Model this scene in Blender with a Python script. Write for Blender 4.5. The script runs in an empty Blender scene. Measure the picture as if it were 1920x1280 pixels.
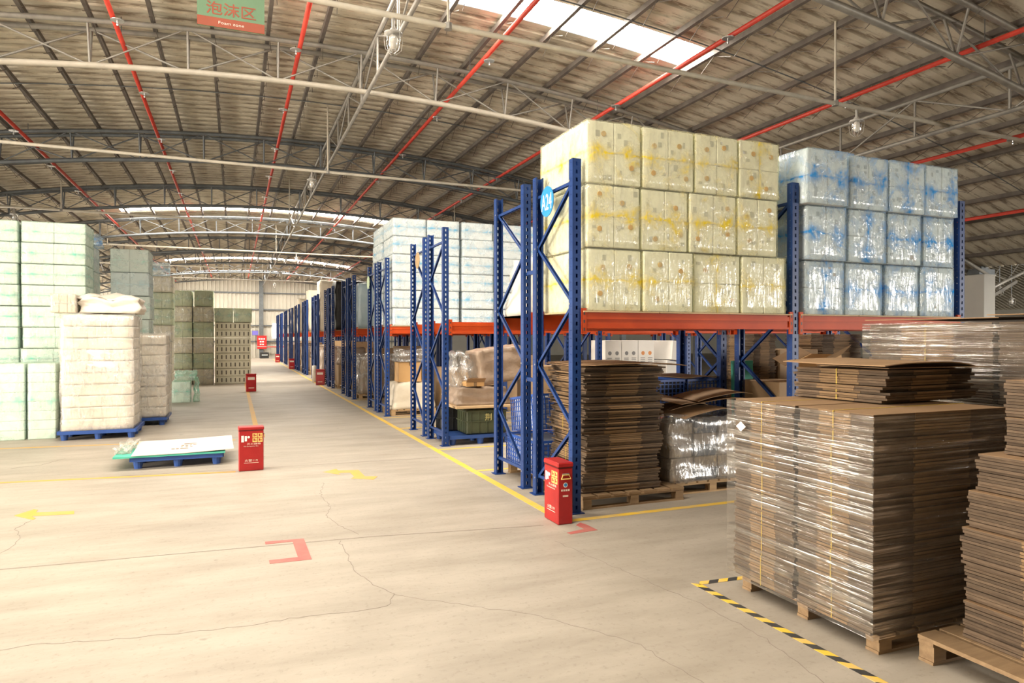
import bpy, bmesh, math, random
from mathutils import Vector, Matrix

scene = bpy.context.scene
COL = scene.collection
PI = math.pi

# ------------------------------------------------------------------ camera, world, light, exposure
CAM_H = 1.65
F = 1280.0                      # focal length in pixels of a 1920 x 1280 frame
YAW = math.radians(22.1)
HOR = 633.0                     # horizon row
cam_d = bpy.data.cameras.new('camera')
cam = bpy.data.objects.new('camera', cam_d)
COL.objects.link(cam)
cam_d.sensor_width = 36.0
cam_d.lens = 24.0
cam_d.clip_start = 0.05
cam_d.clip_end = 300
cam.location = (0, 0, CAM_H)
cam.rotation_euler = (math.radians(90 - 0.31), 0, -YAW)
scene.camera = cam

scene.view_settings.view_transform = 'Standard'
scene.view_settings.look = 'None'
scene.view_settings.gamma = 1.0
scene.view_settings.use_curve_mapping = False
scene.view_settings.exposure = 0.1
scene.cycles.max_bounces = 5
scene.cycles.diffuse_bounces = 3
scene.cycles.glossy_bounces = 2
scene.cycles.transmission_bounces = 2
scene.cycles.transparent_max_bounces = 16
scene.cycles.use_adaptive_sampling = True
scene.cycles.adaptive_threshold = 0.06
scene.cycles.caustics_reflective = False
scene.cycles.caustics_refractive = False
scene.cycles.sample_clamp_indirect = 6.0

world = bpy.data.worlds.new('daylight')
scene.world = world
world.use_nodes = True
wn = world.node_tree.nodes
wn['Background'].inputs[0].default_value = (0.93, 0.96, 1.0, 1)
wn['Background'].inputs[1].default_value = 1.3

def area_light(name, loc, rot, sx, sy, power, color):
    l = bpy.data.lights.new(name, 'AREA')
    l.shape = 'RECTANGLE'; l.size = sx; l.size_y = sy
    l.energy = power; l.color = color
    o = bpy.data.objects.new(name, l); COL.objects.link(o)
    o.location = loc; o.rotation_euler = rot
    return o
# daylight entering by the open side doors of the left wall
WARM = (1.0, 0.90, 0.76)
area_light('loading_door_daylight', (-13.7, 5.0, 2.1), (0, math.radians(-90), 0), 3.6, 8.0, 2900, WARM)
area_light('side_door_daylight', (-13.7, 33.0, 1.9), (0, math.radians(-90), 0), 3.0, 12.0, 1800, WARM)
area_light('far_door_daylight', (-13.7, 53.0, 1.9), (0, math.radians(-90), 0), 3.0, 8.0, 1800, WARM)
area_light('side_hall_door_daylight', (27.0, -13.7, 2.8), (math.radians(90), 0, 0), 10.0, 5.0, 6500, (1.0, 0.95, 0.87))

# ------------------------------------------------------------------ pixel -> place
CS, SN = math.cos(YAW), math.sin(YAW)
def ray(px):
    t = (px - 960.0) / F
    return SN + CS * t, CS - SN * t
def G(px, py, z=0.0):
    """point on the horizontal plane z seen at pixel (px, py)"""
    zc = F * (CAM_H - z) / (py - HOR)
    a, b = ray(px)
    return Vector((a * zc, b * zc, z))
def PY(px, py, Y):
    """point on the vertical plane y = Y seen at pixel"""
    a, b = ray(px)
    zc = Y / b
    return Vector((a * zc, Y, CAM_H + (HOR - py) / F * zc))
def PX(px, py, X):
    a, b = ray(px)
    zc = X / a
    return Vector((X, b * zc, CAM_H + (HOR - py) / F * zc))

# ------------------------------------------------------------------ materials
MATS = {}
def _nodes(name):
    m = bpy.data.materials.new(name); m.use_nodes = True
    nt = m.node_tree; nt.nodes.clear()
    return m, nt, nt.nodes.new
def ramp(nt, src, stops):
    r = nt.nodes.new('ShaderNodeValToRGB')
    el = r.color_ramp.elements
    while len(el) < len(stops): el.new(0.5)
    for e, (p, c) in zip(el, stops):
        e.position = p
        e.color = (c, c, c, 1) if isinstance(c, (int, float)) else (c[0], c[1], c[2], 1)
    nt.links.new(src, r.inputs[0])
    return r.outputs[0]
def math_n(nt, op, a, b=None, clamp=False):
    n = nt.nodes.new('ShaderNodeMath'); n.operation = op; n.use_clamp = clamp
    for i, v in enumerate((a, b)):
        if v is None: continue
        if isinstance(v, (int, float)): n.inputs[i].default_value = v
        else: nt.links.new(v, n.inputs[i])
    return n.outputs[0]
def mixc(nt, fac, a, b, mode='MIX'):
    n = nt.nodes.new('ShaderNodeMix'); n.data_type = 'RGBA'; n.blend_type = mode
    for s, v in ((n.inputs['Factor'], fac), (n.inputs[6], a), (n.inputs[7], b)):
        if isinstance(v, (int, float)): s.default_value = v
        elif isinstance(v, tuple): s.default_value = (v[0], v[1], v[2], 1)
        else: nt.links.new(v, s)
    return n.outputs[2]
def noise(nt, vec, scale, detail=4, rough=0.55, dist=0.0):
    n = nt.nodes.new('ShaderNodeTexNoise')
    n.inputs['Scale'].default_value = scale; n.inputs['Detail'].default_value = detail
    n.inputs['Roughness'].default_value = rough; n.inputs['Distortion'].default_value = dist
    if vec is not None: nt.links.new(vec, n.inputs['Vector'])
    return n.outputs['Fac']
def mapping(nt, vec, scale=(1, 1, 1), rot=(0, 0, 0)):
    n = nt.nodes.new('ShaderNodeMapping')
    n.inputs['Scale'].default_value = scale; n.inputs['Rotation'].default_value = rot
    nt.links.new(vec, n.inputs['Vector'])
    return n.outputs[0]
def coord(nt, which='Object', jitter=True):
    tc = nt.nodes.new('ShaderNodeTexCoord')
    v = tc.outputs[which]
    if jitter:
        oi = nt.nodes.new('ShaderNodeObjectInfo')
        r = math_n(nt, 'MULTIPLY', oi.outputs['Random'], 37.0)
        a = nt.nodes.new('ShaderNodeVectorMath'); a.operation = 'ADD'
        nt.links.new(v, a.inputs[0]); nt.links.new(r, a.inputs[1])
        v = a.outputs[0]
    return v
def bump(nt, h, strength, dist=0.01):
    b = nt.nodes.new('ShaderNodeBump')
    b.inputs['Strength'].default_value = strength; b.inputs['Distance'].default_value = dist
    nt.links.new(h, b.inputs['Height'])
    return b.outputs[0]

def pm(name, c1, c2=None, scale=6.0, rough=0.6, bmp=0.15, metal=0.0, stretch=(1, 1, 1), island=0.0, spec=0.5, lo=0.35, hi=0.7):
    """procedural principled material: two tones through noise, optional tone per sheet"""
    if name in MATS: return MATS[name]
    m, nt, new = _nodes(name)
    c2 = c2 or tuple(v * 0.82 for v in c1)
    out = new('ShaderNodeOutputMaterial'); p = new('ShaderNodeBsdfPrincipled')
    v = mapping(nt, coord(nt), stretch)
    n = noise(nt, v, scale)
    c = ramp(nt, n, [(lo, c2), (hi, c1)])
    if island:
        g = new('ShaderNodeNewGeometry')
        f = ramp(nt, g.outputs['Random Per Island'], [(0.0, 1.0 - island), (1.0, 1.0)])
        c = mixc(nt, 1.0, c, f, 'MULTIPLY')
    nt.links.new(c, p.inputs['Base Color'])
    p.inputs['Roughness'].default_value = rough
    p.inputs['Metallic'].default_value = metal
    p.inputs['Specular IOR Level'].default_value = spec
    if bmp:
        n2 = noise(nt, v, scale * 5, 3)
        nt.links.new(bump(nt, n2, bmp), p.inputs['Normal'])
    nt.links.new(p.outputs[0], out.inputs[0])
    MATS[name] = m
    return m

def emit(name, col, strength):
    if name in MATS: return MATS[name]
    m, nt, new = _nodes(name)
    out = new('ShaderNodeOutputMaterial'); e = new('ShaderNodeEmission')
    n = noise(nt, coord(nt), 2.0)
    c = ramp(nt, n, [(0.3, tuple(v * 0.93 for v in col)), (0.7, col)])
    nt.links.new(c, e.inputs[0])
    e.inputs[1].default_value = strength
    nt.links.new(e.outputs[0], out.inputs[0])
    MATS[name] = m
    return m

def film(name, tint, strong, body=0.25, knots=1.0, gloss=0.18, vertical=False, plo=0.46):
    """thin tinted plastic bag: clear where stretched, coloured where it gathers"""
    if name in MATS: return MATS[name]
    m, nt, new = _nodes(name)
    out = new('ShaderNodeOutputMaterial')
    gen = new('ShaderNodeTexCoord').outputs['Generated']
    sep = new('ShaderNodeSeparateXYZ'); nt.links.new(gen, sep.inputs[0])
    gx, gz = sep.outputs[0], sep.outputs[2]
    if vertical: gx, gz = gz, gx
    obj = coord(nt)
    wob = math_n(nt, 'MULTIPLY', math_n(nt, 'SUBTRACT', noise(nt, obj, 3.0), 0.5), 0.22)
    a = math_n(nt, 'ABSOLUTE', math_n(nt, 'SUBTRACT', math_n(nt, 'ABSOLUTE', math_n(nt, 'SUBTRACT', gx, 0.5)), 0.33))
    b = math_n(nt, 'ABSOLUTE', math_n(nt, 'ADD', math_n(nt, 'SUBTRACT', gz, 0.5), wob))
    d = math_n(nt, 'ADD', math_n(nt, 'MULTIPLY', a, 1.6), math_n(nt, 'MULTIPLY', b, 2.6))
    knot = ramp(nt, d, [(0.02, 1.0), (0.26, 0.55), (0.75, 0.0)])
    band = ramp(nt, b, [(0.0, 0.4), (0.03, 0.0)])
    n1 = noise(nt, obj, 3.2, 5, 0.6, 1.4)
    patch = ramp(nt, n1, [(plo, 0.0), (plo + 0.22, 1.0)])
    mask = math_n(nt, 'MULTIPLY', math_n(nt, 'ADD', math_n(nt, 'ADD', knot, band), math_n(nt, 'MULTIPLY', patch, 0.6)), knots, True)
    mask = math_n(nt, 'MULTIPLY', mask, ramp(nt, noise(nt, obj, 9.0, 4, 0.6, 1.0), [(0.34, 0.40), (0.60, 1.0)]))
    # wrinkles
    st = noise(nt, mapping(nt, obj, (26, 26, 4), (0.25, 0.2, 0)), 1.2, 3, 0.6, 0.8)
    st2 = noise(nt, obj, 9.0, 3, 0.5, 1.5)
    h = math_n(nt, 'ADD', st, st2)
    nrm = bump(nt, h, 0.8, 0.008)
    tr = new('ShaderNodeBsdfTransparent')
    tr.inputs[0].default_value = (*tint, 1)
    df = new('ShaderNodeBsdfDiffuse')
    nt.links.new(mixc(nt, mask, tuple(tint), tuple(strong)), df.inputs[0])
    nt.links.new(nrm, df.inputs['Normal'])
    gl = new('ShaderNodeBsdfGlossy'); gl.inputs['Roughness'].default_value = 0.22
    gl.inputs[0].default_value = (0.95, 0.95, 0.95, 1)
    nt.links.new(nrm, gl.inputs['Normal'])
    m1 = new('ShaderNodeMixShader')
    nt.links.new(math_n(nt, 'ADD', math_n(nt, 'MULTIPLY', mask, 0.72), body, True), m1.inputs[0])
    nt.links.new(tr.outputs[0], m1.inputs[1]); nt.links.new(df.outputs[0], m1.inputs[2])
    m2 = new('ShaderNodeMixShader')
    gf = ramp(nt, st, [(0.48, gloss * 0.15), (0.72, gloss * 1.8)])
    nt.links.new(gf, m2.inputs[0])
    nt.links.new(m1.outputs[0], m2.inputs[1]); nt.links.new(gl.outputs[0], m2.inputs[2])
    nt.links.new(m2.outputs[0], out.inputs[0])
    MATS[name] = m
    return m

def stretch_film(name, gloss=0.5, tilt=0.12, tint=(0.96, 0.95, 0.93), body=0.05):
    """clear stretch wrap: tight nearly level creases that catch the light"""
    if name in MATS: return MATS[name]
    m, nt, new = _nodes(name)
    out = new('ShaderNodeOutputMaterial')
    obj = coord(nt)
    v = mapping(nt, obj, (0.8, 0.8, 38), (tilt, tilt, 0))
    st = noise(nt, v, 1.0, 4, 0.55, 0.15)
    broad = noise(nt, mapping(nt, obj, (2.0, 2.0, 3.0)), 1.3, 3)
    nrm = bump(nt, st, 1.0, 0.022)
    tr = new('ShaderNodeBsdfTransparent'); tr.inputs[0].default_value = (*tint, 1)
    df = new('ShaderNodeBsdfDiffuse'); df.inputs[0].default_value = (0.75, 0.72, 0.68, 1)
    gl = new('ShaderNodeBsdfGlossy'); gl.inputs['Roughness'].default_value = 0.15
    gl.inputs[0].default_value = (1, 1, 1, 1)
    nt.links.new(nrm, gl.inputs['Normal'])
    m1 = new('ShaderNodeMixShader'); m1.inputs[0].default_value = body
    nt.links.new(tr.outputs[0], m1.inputs[1]); nt.links.new(df.outputs[0], m1.inputs[2])
    f = math_n(nt, 'MULTIPLY', ramp(nt, st, [(0.46, 0.10), (0.60, 1.0)]), ramp(nt, broad, [(0.36, 0.25), (0.58, 1.0)]))
    f = math_n(nt, 'MULTIPLY', f, gloss, True)
    m2 = new('ShaderNodeMixShader')
    nt.links.new(f, m2.inputs[0])
    nt.links.new(m1.outputs[0], m2.inputs[1]); nt.links.new(gl.outputs[0], m2.inputs[2])
    nt.links.new(m2.outputs[0], out.inputs[0])
    MATS[name] = m
    return m

# ------------------------------------------------------------------ mesh helpers
class MB:
    """collects shapes, builds one mesh"""
    def __init__(s): s.v = []; s.f = []; s.mi = []
    def box(s, x0, x1, y0, y1, z0, z1, mi=0):
        n = len(s.v)
        s.v += [(x0, y0, z0), (x1, y0, z0), (x1, y1, z0), (x0, y1, z0), (x0, y0, z1), (x1, y0, z1), (x1, y1, z1), (x0, y1, z1)]
        s.f += [(n, n + 3, n + 2, n + 1), (n + 4, n + 5, n + 6, n + 7), (n, n + 1, n + 5, n + 4), (n + 1, n + 2, n + 6, n + 5), (n + 2, n + 3, n + 7, n + 6), (n + 3, n, n + 4, n + 7)]
        s.mi += [mi] * 6
        return s
    def quad(s, a, b, c, d, mi=0):
        n = len(s.v); s.v += [tuple(a), tuple(b), tuple(c), tuple(d)]
        s.f.append((n, n + 1, n + 2, n + 3)); s.mi.append(mi); return s
    def tube(s, pts, r, sides=6, mi=0, cap=True):
        pts = [Vector(p) for p in pts]
        rings = []
        for i, p in enumerate(pts):
            t = (pts[min(i + 1, len(pts) - 1)] - pts[max(i - 1, 0)]).normalized()
            u = t.cross(Vector((0, 0, 1)))
            if u.length < 1e-3: u = Vector((1, 0, 0))
            u.normalize(); w = t.cross(u)
            n = len(s.v)
            rr = r[i] if isinstance(r, (list, tuple)) else r
            for k in range(sides):
                a = 2 * PI * k / sides
                q = p + u * (math.cos(a) * rr) + w * (math.sin(a) * rr)
                s.v.append(tuple(q))
            rings.append(n)
        for a, b in zip(rings, rings[1:]):
            for k in range(sides):
                k2 = (k + 1) % sides
                s.f.append((a + k, a + k2, b + k2, b + k)); s.mi.append(mi)
        if cap:
            s.f.append(tuple(rings[0] + k for k in reversed(range(sides)))); s.mi.append(mi)
            s.f.append(tuple(rings[-1] + k for k in range(sides))); s.mi.append(mi)
        return s
    def lathe(s, prof, sides=14, c=(0, 0, 0), mi=0):
        """profile of (radius, z) about the vertical axis"""
        rings = []
        for r, z in prof:
            n = len(s.v); rings.append(n)
            for k in range(sides):
                a = 2 * PI * k / sides
                s.v.append((c[0] + r * math.cos(a), c[1] + r * math.sin(a), c[2] + z))
        for a, b in zip(rings, rings[1:]):
            for k in range(sides):
                k2 = (k + 1) % sides
                s.f.append((a + k, a + k2, b + k2, b + k)); s.mi.append(mi)
        s.f.append(tuple(rings[0] + k for k in reversed(range(sides)))); s.mi.append(mi)
        s.f.append(tuple(rings[-1] + k for k in range(sides))); s.mi.append(mi)
        return s
    def poly(s, pts, z0, z1, mi=0):
        """flat outline (x, y) extruded between z0 and z1"""
        n = len(s.v); k = len(pts)
        s.v += [(p[0], p[1], z0) for p in pts] + [(p[0], p[1], z1) for p in pts]
        s.f.append(tuple(n + i for i in reversed(range(k)))); s.f.append(tuple(n + k + i for i in range(k)))
        for i in range(k):
            j = (i + 1) % k
            s.f.append((n + i, n + j, n + k + j, n + k + i))
        s.mi += [mi] * (k + 2); return s
    def mesh(s, name, mats, smooth=False):
        me = bpy.data.meshes.new(name)
        me.from_pydata(s.v, [], s.f)
        for m in (mats if isinstance(mats, (list, tuple)) else [mats]): me.materials.append(m)
        me.polygons.foreach_set('material_index', s.mi)
        if smooth: me.polygons.foreach_set('use_smooth', [True] * len(me.polygons))
        me.update()
        return me
    def build(s, name, mats, parent=None, loc=(0, 0, 0), rot=(0, 0, 0), smooth=False):
        return put(name, s.mesh(name, mats, smooth), parent, loc, rot)

def put(name, me, parent=None, loc=(0, 0, 0), rot=(0, 0, 0), scale=None):
    o = bpy.data.objects.new(name, me); COL.objects.link(o)
    o.parent = parent; o.location = loc; o.rotation_euler = rot
    if scale: o.scale = scale
    return o
def tag(o, label, cat, group=None):
    o['label'] = label; o['category'] = cat
    if group: o['group'] = group
    return o
def thing(name, label, cat, loc=(0, 0, 0), rz=0.0, group=None, rot=None):
    o = bpy.data.objects.new(name, None); COL.objects.link(o)
    o.empty_display_size = 0.1
    o.location = loc; o.rotation_euler = rot or (0, 0, rz)
    return tag(o, label, cat, group)
def struct(o, label=None):
    o['kind'] = 'structure'
    if label: o['label'] = label
    return o
def stuff(o):
    o['kind'] = 'stuff'; return o

CACHE = {}
def bevel_box(w, d, h, r=0.012, seg=1):
    """bevelled box, base centre at the origin; cached"""
    key = ('bb', round(w, 4), round(d, 4), round(h, 4), r, seg)
    if key not in CACHE:
        bm = bmesh.new()
        bmesh.ops.create_cube(bm, size=1.0)
        bmesh.ops.scale(bm, vec=(w, d, h), verts=bm.verts)
        bmesh.ops.translate(bm, vec=(0, 0, h / 2), verts=bm.verts)
        bmesh.ops.bevel(bm, geom=list(bm.edges), offset=r, segments=seg, affect='EDGES', profile=0.6)
        me = bpy.data.meshes.new('box'); bm.to_mesh(me); bm.free()
        CACHE[key] = me
    return CACHE[key]
def bbox_obj(name, w, d, h, mat, parent=None, loc=(0, 0, 0), rot=(0, 0, 0), r=0.012, seg=1):
    key = ('bbm', round(w, 4), round(d, 4), round(h, 4), r, seg, mat.name)
    if key not in CACHE:
        me = bevel_box(w, d, h, r, seg).copy(); me.materials.append(mat); CACHE[key] = me
    return put(name, CACHE[key], parent, loc, rot)
def lumpy_box(name, w, d, h, mat, seed, amount=0.02, n=8, taper=0.0, sag=0.0, smooth=True):
    """subdivided box pushed about by noise: bags, wraps, soft packs; base centre at origin"""
    rnd = random.Random(seed)
    bm = bmesh.new()
    bmesh.ops.create_cube(bm, size=1.0)
    bmesh.ops.subdivide_edges(bm, edges=list(bm.edges), cuts=n, use_grid_fill=True)
    ph = [rnd.uniform(0, 6.28) for _ in range(9)]
    fr = [rnd.uniform(5, 11) for _ in range(9)]
    for v in bm.verts:
        c = v.co
        nx, ny, nz = c.x, c.y, c.z
        e = max(abs(nx), abs(ny)) * 2
        k = 1.0 - taper * (nz + 0.5)
        q = Vector((nx * w * k, ny * d * k, (nz + 0.5) * h))
        if nz > 0.2: q.z -= sag * (e ** 3) * (nz - 0.2)
        a = amount
        q.x += a * (math.sin(fr[0] * ny + ph[0] + 3 * nz) + math.sin(fr[1] * nz * 1.7 + ph[1])) * 0.6 + rnd.uniform(-a, a) * 0.5
        q.y += a * (math.sin(fr[2] * nx + ph[2] + 4 * nz) + math.sin(fr[3] * nz * 1.5 + ph[3])) * 0.6 + rnd.uniform(-a, a) * 0.5
        if nz > -0.49:
            q.z += (a * math.sin(fr[4] * nx + ph[4]) * math.sin(fr[5] * ny + ph[5]) + rnd.uniform(-a, a) * 0.4) * min(1, (nz + 0.5) * 2)
        v.co = q
    me = bpy.data.meshes.new(name); bm.to_mesh(me); bm.free()
    me.materials.append(mat)
    if smooth: me.polygons.foreach_set('use_smooth', [True] * len(me.polygons))
    return me

def text_mesh(body, width=None, height=None, mat=None, extrude=0.001, bold=0.0):
    cu = bpy.data.curves.new('text', 'FONT')
    cu.body = body; cu.size = 1.0; cu.extrude = extrude; cu.offset = bold
    cu.align_x = 'CENTER'; cu.align_y = 'CENTER'; cu.resolution_u = 3
    o = bpy.data.objects.new('text', cu); COL.objects.link(o)
    dg = bpy.context.evaluated_depsgraph_get()
    me = bpy.data.meshes.new_from_object(o.evaluated_get(dg))
    bpy.data.objects.remove(o)
    xs = [v.co.x for v in me.vertices]; ys = [v.co.y for v in me.vertices]
    if xs:
        cx, cy = (max(xs) + min(xs)) / 2, (max(ys) + min(ys)) / 2
        sx = width / (max(xs) - min(xs)) if width else None
        sy = height / (max(ys) - min(ys)) if height else sx
        sx = sx or sy
        for v in me.vertices:
            v.co.x = (v.co.x - cx) * sx; v.co.y = (v.co.y - cy) * sy
    me.materials.clear(); me.materials.append(mat)
    return me
ORD = ['first', 'second', 'third', 'fourth', 'fifth', 'sixth', 'seventh', 'eighth', 'ninth', 'tenth', 'eleventh', 'twelfth', 'thirteenth', 'fourteenth']
# ------------------------------------------------------------------ the building
XL, XR, XC = -14.0, 18.0, 1.6          # eaves and crown of the arched roof
YB, YF = -24.0, 59.5                    # walls behind the camera and at the far end
def arch(x, base=6.48): return base - 0.012 * (x - XC) ** 2     # top chord of the trusses
def roof_z(x): return arch(x) + 0.22

M_steel = pm('galvanised_steel', (0.36, 0.34, 0.30), (0.24, 0.23, 0.21), 5, 0.5, 0.08, 0.35)
M_steel_d = pm('dark_grey_steel', (0.17, 0.19, 0.20), (0.12, 0.13, 0.14), 5, 0.5, 0.08, 0.3)
M_conduit = pm('painted_conduit', (0.62, 0.57, 0.47), (0.50, 0.46, 0.38), 6, 0.5, 0.05)
M_chord = pm('beige_lit_truss_steel', (0.44, 0.40, 0.33), (0.36, 0.33, 0.27), 6, 0.5, 0.05)  # truss steel with the beige cast of daylight put into its colour
M_red = pm('red_sprinkler_paint', (0.62, 0.06, 0.035), (0.48, 0.04, 0.025), 5, 0.45, 0.05)

def concrete():
    m, nt, new = _nodes('polished_concrete')
    out = new('ShaderNodeOutputMaterial'); p = new('ShaderNodeBsdfPrincipled')
    v = coord(nt, 'Object', False)
    a = ramp(nt, noise(nt, v, 0.35, 6, 0.6, 0.4), [(0.3, (0.38, 0.335, 0.28)), (0.7, (0.49, 0.44, 0.37))])
    b = ramp(nt, noise(nt, mapping(nt, v, (0.5, 2.2, 1), (0, 0, 0.5)), 1.6, 6, 0.65), [(0.34, (0.80, 0.79, 0.77)), (0.62, (1, 1, 1))])
    c = ramp(nt, noise(nt, v, 26, 4, 0.7), [(0.28, (0.80, 0.79, 0.77)), (0.45, (1, 1, 1))])
    col = mixc(nt, 1.0, mixc(nt, 1.0, a, b, 'MULTIPLY'), c, 'MULTIPLY')
    spots = ramp(nt, noise(nt, v, 4.3, 2, 0.5), [(0.20, 0.55), (0.25, 1.0)])
    col = mixc(nt, 1.0, col, spots, 'MULTIPLY')
    nt.links.new(col, p.inputs['Base Color'])
    nt.links.new(ramp(nt, noise(nt, v, 0.9, 4), [(0.3, 0.42), (0.7, 0.62)]), p.inputs['Roughness'])
    p.inputs['Specular IOR Level'].default_value = 0.35
    nt.links.new(bump(nt, noise(nt, v, 60, 3), 0.05), p.inputs['Normal'])
    nt.links.new(p.outputs[0], out.inputs[0])
    return m
def roof_mat():
    m, nt, new = _nodes('insulated_roof_sheet')
    out = new('ShaderNodeOutputMaterial'); p = new('ShaderNodeBsdfPrincipled')
    v = coord(nt, 'Object', False)
    a = ramp(nt, noise(nt, v, 0.5, 4), [(0.3, (0.60, 0.55, 0.44)), (0.7, (0.74, 0.69, 0.57))])
    sep = new('ShaderNodeSeparateXYZ'); nt.links.new(v, sep.inputs[0])
    # broken dirt along each rib, spotted mould between
    dash = noise(nt, mapping(nt, v, (2.6, 16.0, 1.0)), 1.0, 4, 0.7)
    wave = math_n(nt, 'ABSOLUTE', math_n(nt, 'SUBTRACT', math_n(nt, 'FRACT', math_n(nt, 'DIVIDE', sep.outputs[1], 0.30)), 0.5))
    near = ramp(nt, wave, [(0.0, 1.0), (0.17, 0.75), (0.30, 0.0)])
    dirt = math_n(nt, 'MULTIPLY', near, ramp(nt, dash, [(0.44, 0.0), (0.58, 1.0)]))
    mould = ramp(nt, noise(nt, v, 9.0, 5, 0.7), [(0.60, 0.0), (0.72, 0.6)])
    dirt = math_n(nt, 'MAXIMUM', dirt, mould)
    col = mixc(nt, dirt, a, (0.22, 0.17, 0.12))
    nt.links.new(col, p.inputs['Base Color'])
    p.inputs['Roughness'].default_value = 0.42
    p.inputs['Specular IOR Level'].default_value = 0.4
    nt.links.new(bump(nt, noise(nt, mapping(nt, v, (1.5, 6, 1)), 3.0, 3), 0.25, 0.03), p.inputs['Normal'])
    nt.links.new(p.outputs[0], out.inputs[0])
    return m
M_floor, M_roof = concrete(), roof_mat()

floor = struct(MB().box(-15, 52, YB, YF + 1, -0.2, 0.0).build('floor', M_floor), 'cream concrete warehouse floor with painted lines')

# skylight strips run across the vault: (y0, y1, x0, x1)
SKY = [(3.4, 4.15, -8.0, 2.4), (9.1, 9.85, -3.9, 7.1), (28.0, 29.0, -3.9, 7.1), (45.7, 46.7, -3.9, 7.1), (54.6, 55.6, -3.9, 7.1)]  # first strip is out of view, added to light the near floor and stacks
def sky_at(y, x):
    return any(a - 1e-6 <= y < b - 1e-6 and c - 1e-6 <= x < d - 1e-6 for a, b, c, d in SKY)
def vault(name, xl, xr, zfun, sky, lab):
    xs = set([xl + (xr - xl) * i / 40 for i in range(41)])
    ys = []
    y = YB
    while y < YF:
        ys += [(y, 0.0), (y + 0.20, 0.0), (y + 0.225, -0.025), (y + 0.275, -0.025)]
        y += 0.30
    ys.append((YF, 0.0))
    if sky:
        for a, b, c, d in SKY:
            xs |= {c, d}; ys = [q for q in ys if not (a - 0.05 < q[0] < b + 0.05)] + [(a - 0.05, 0.0), (a, 0.0), (b, 0.0), (b + 0.05, 0.0)]
    xs = sorted(xs); ys.sort()
    mb = MB()
    for x in xs:
        for y, dz in ys: mb.v.append((x, y, zfun(x) + dz))
    k = len(ys)
    for i in range(len(xs) - 1):
        for j in range(k - 1):
            if sky and sky_at((ys[j][0] + ys[j + 1][0]) / 2, (xs[i] + xs[i + 1]) / 2): continue
            mb.f.append((i * k + j, i * k + j + 1, (i + 1) * k + j + 1, (i + 1) * k + j)); mb.mi.append(0)
    return struct(mb.build(name, M_roof), lab)
ceiling = vault('ceiling', XL, XR, roof_z, True, 'vaulted roof of stained cream ribbed sheets')
XC2 = 34.0
def arch2(x): return 6.48 - 0.012 * (x - XC2) ** 2
ceiling2 = vault('ceiling_side', XR, 50.0, lambda x: arch2(x) + 0.22, False, 'vaulted roof of the neighbouring hall at right')
M_sky = emit('skylight_daylight', (1.0, 0.915, 0.79), 38.0)
for i, (a, b, c, d) in enumerate(SKY):
    mb = MB(); n = 24
    for k in range(n):
        x0, x1 = c + (d - c) * k / n, c + (d - c) * (k + 1) / n
        mb.quad((x0, a, roof_z(x0) + 0.02), (x0, b, roof_z(x0) + 0.02), (x1, b, roof_z(x1) + 0.02), (x1, a, roof_z(x1) + 0.02))
    o = struct(mb.build('window_%d' % (i + 1), M_sky), 'translucent skylight strip across the roof, %s from the front' % ORD[i])

# purlins: light open-web joists running the length of the roof
pur = MB()
L0, L1 = 0.5, YF - 0.1
pur.box(-0.028, 0.028, L0, L1, -0.02, 0.07)
M_purlin = pm('rusty_dark_purlin', (0.17, 0.15, 0.13), (0.10, 0.085, 0.075), 4, 0.6, 0.08)
purl_me = pur.mesh('purlin', M_purlin)
web = MB(); y = L0; up = True
while y < L1 - 0.5:
    z0, z1 = (-0.02, -0.20) if up else (-0.20, -0.02)
    web.tube([(0.0, y, z0), (0.05, y + 0.42, z1)], 0.006, 3, cap=False)
    y += 0.42; up = not up
    if not up and int(y / 0.42) % 7 == 3: y += 0.9
web_me = web.mesh('purlin_lacing', M_purlin)
x = XL + 0.4
while x < XR - 0.3:
    p = put('purlin', purl_me, ceiling, (x, 0, roof_z(x) - 0.13), (0, math.atan(0.024 * (x - XC)), 0))
    if -8 < x < 14: stuff(put('lacing', web_me, p))
    x += 0.83
for yy in (2.9, 8.75, 14.7, 20.6):
    mb = MB().tube([(XL + 1.2 * k, yy, roof_z(XL + 1.2 * k) - 0.16) for k in range(27)], 0.012, 4)
    mb.build('tie_rod', M_steel_d, ceiling)

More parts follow.
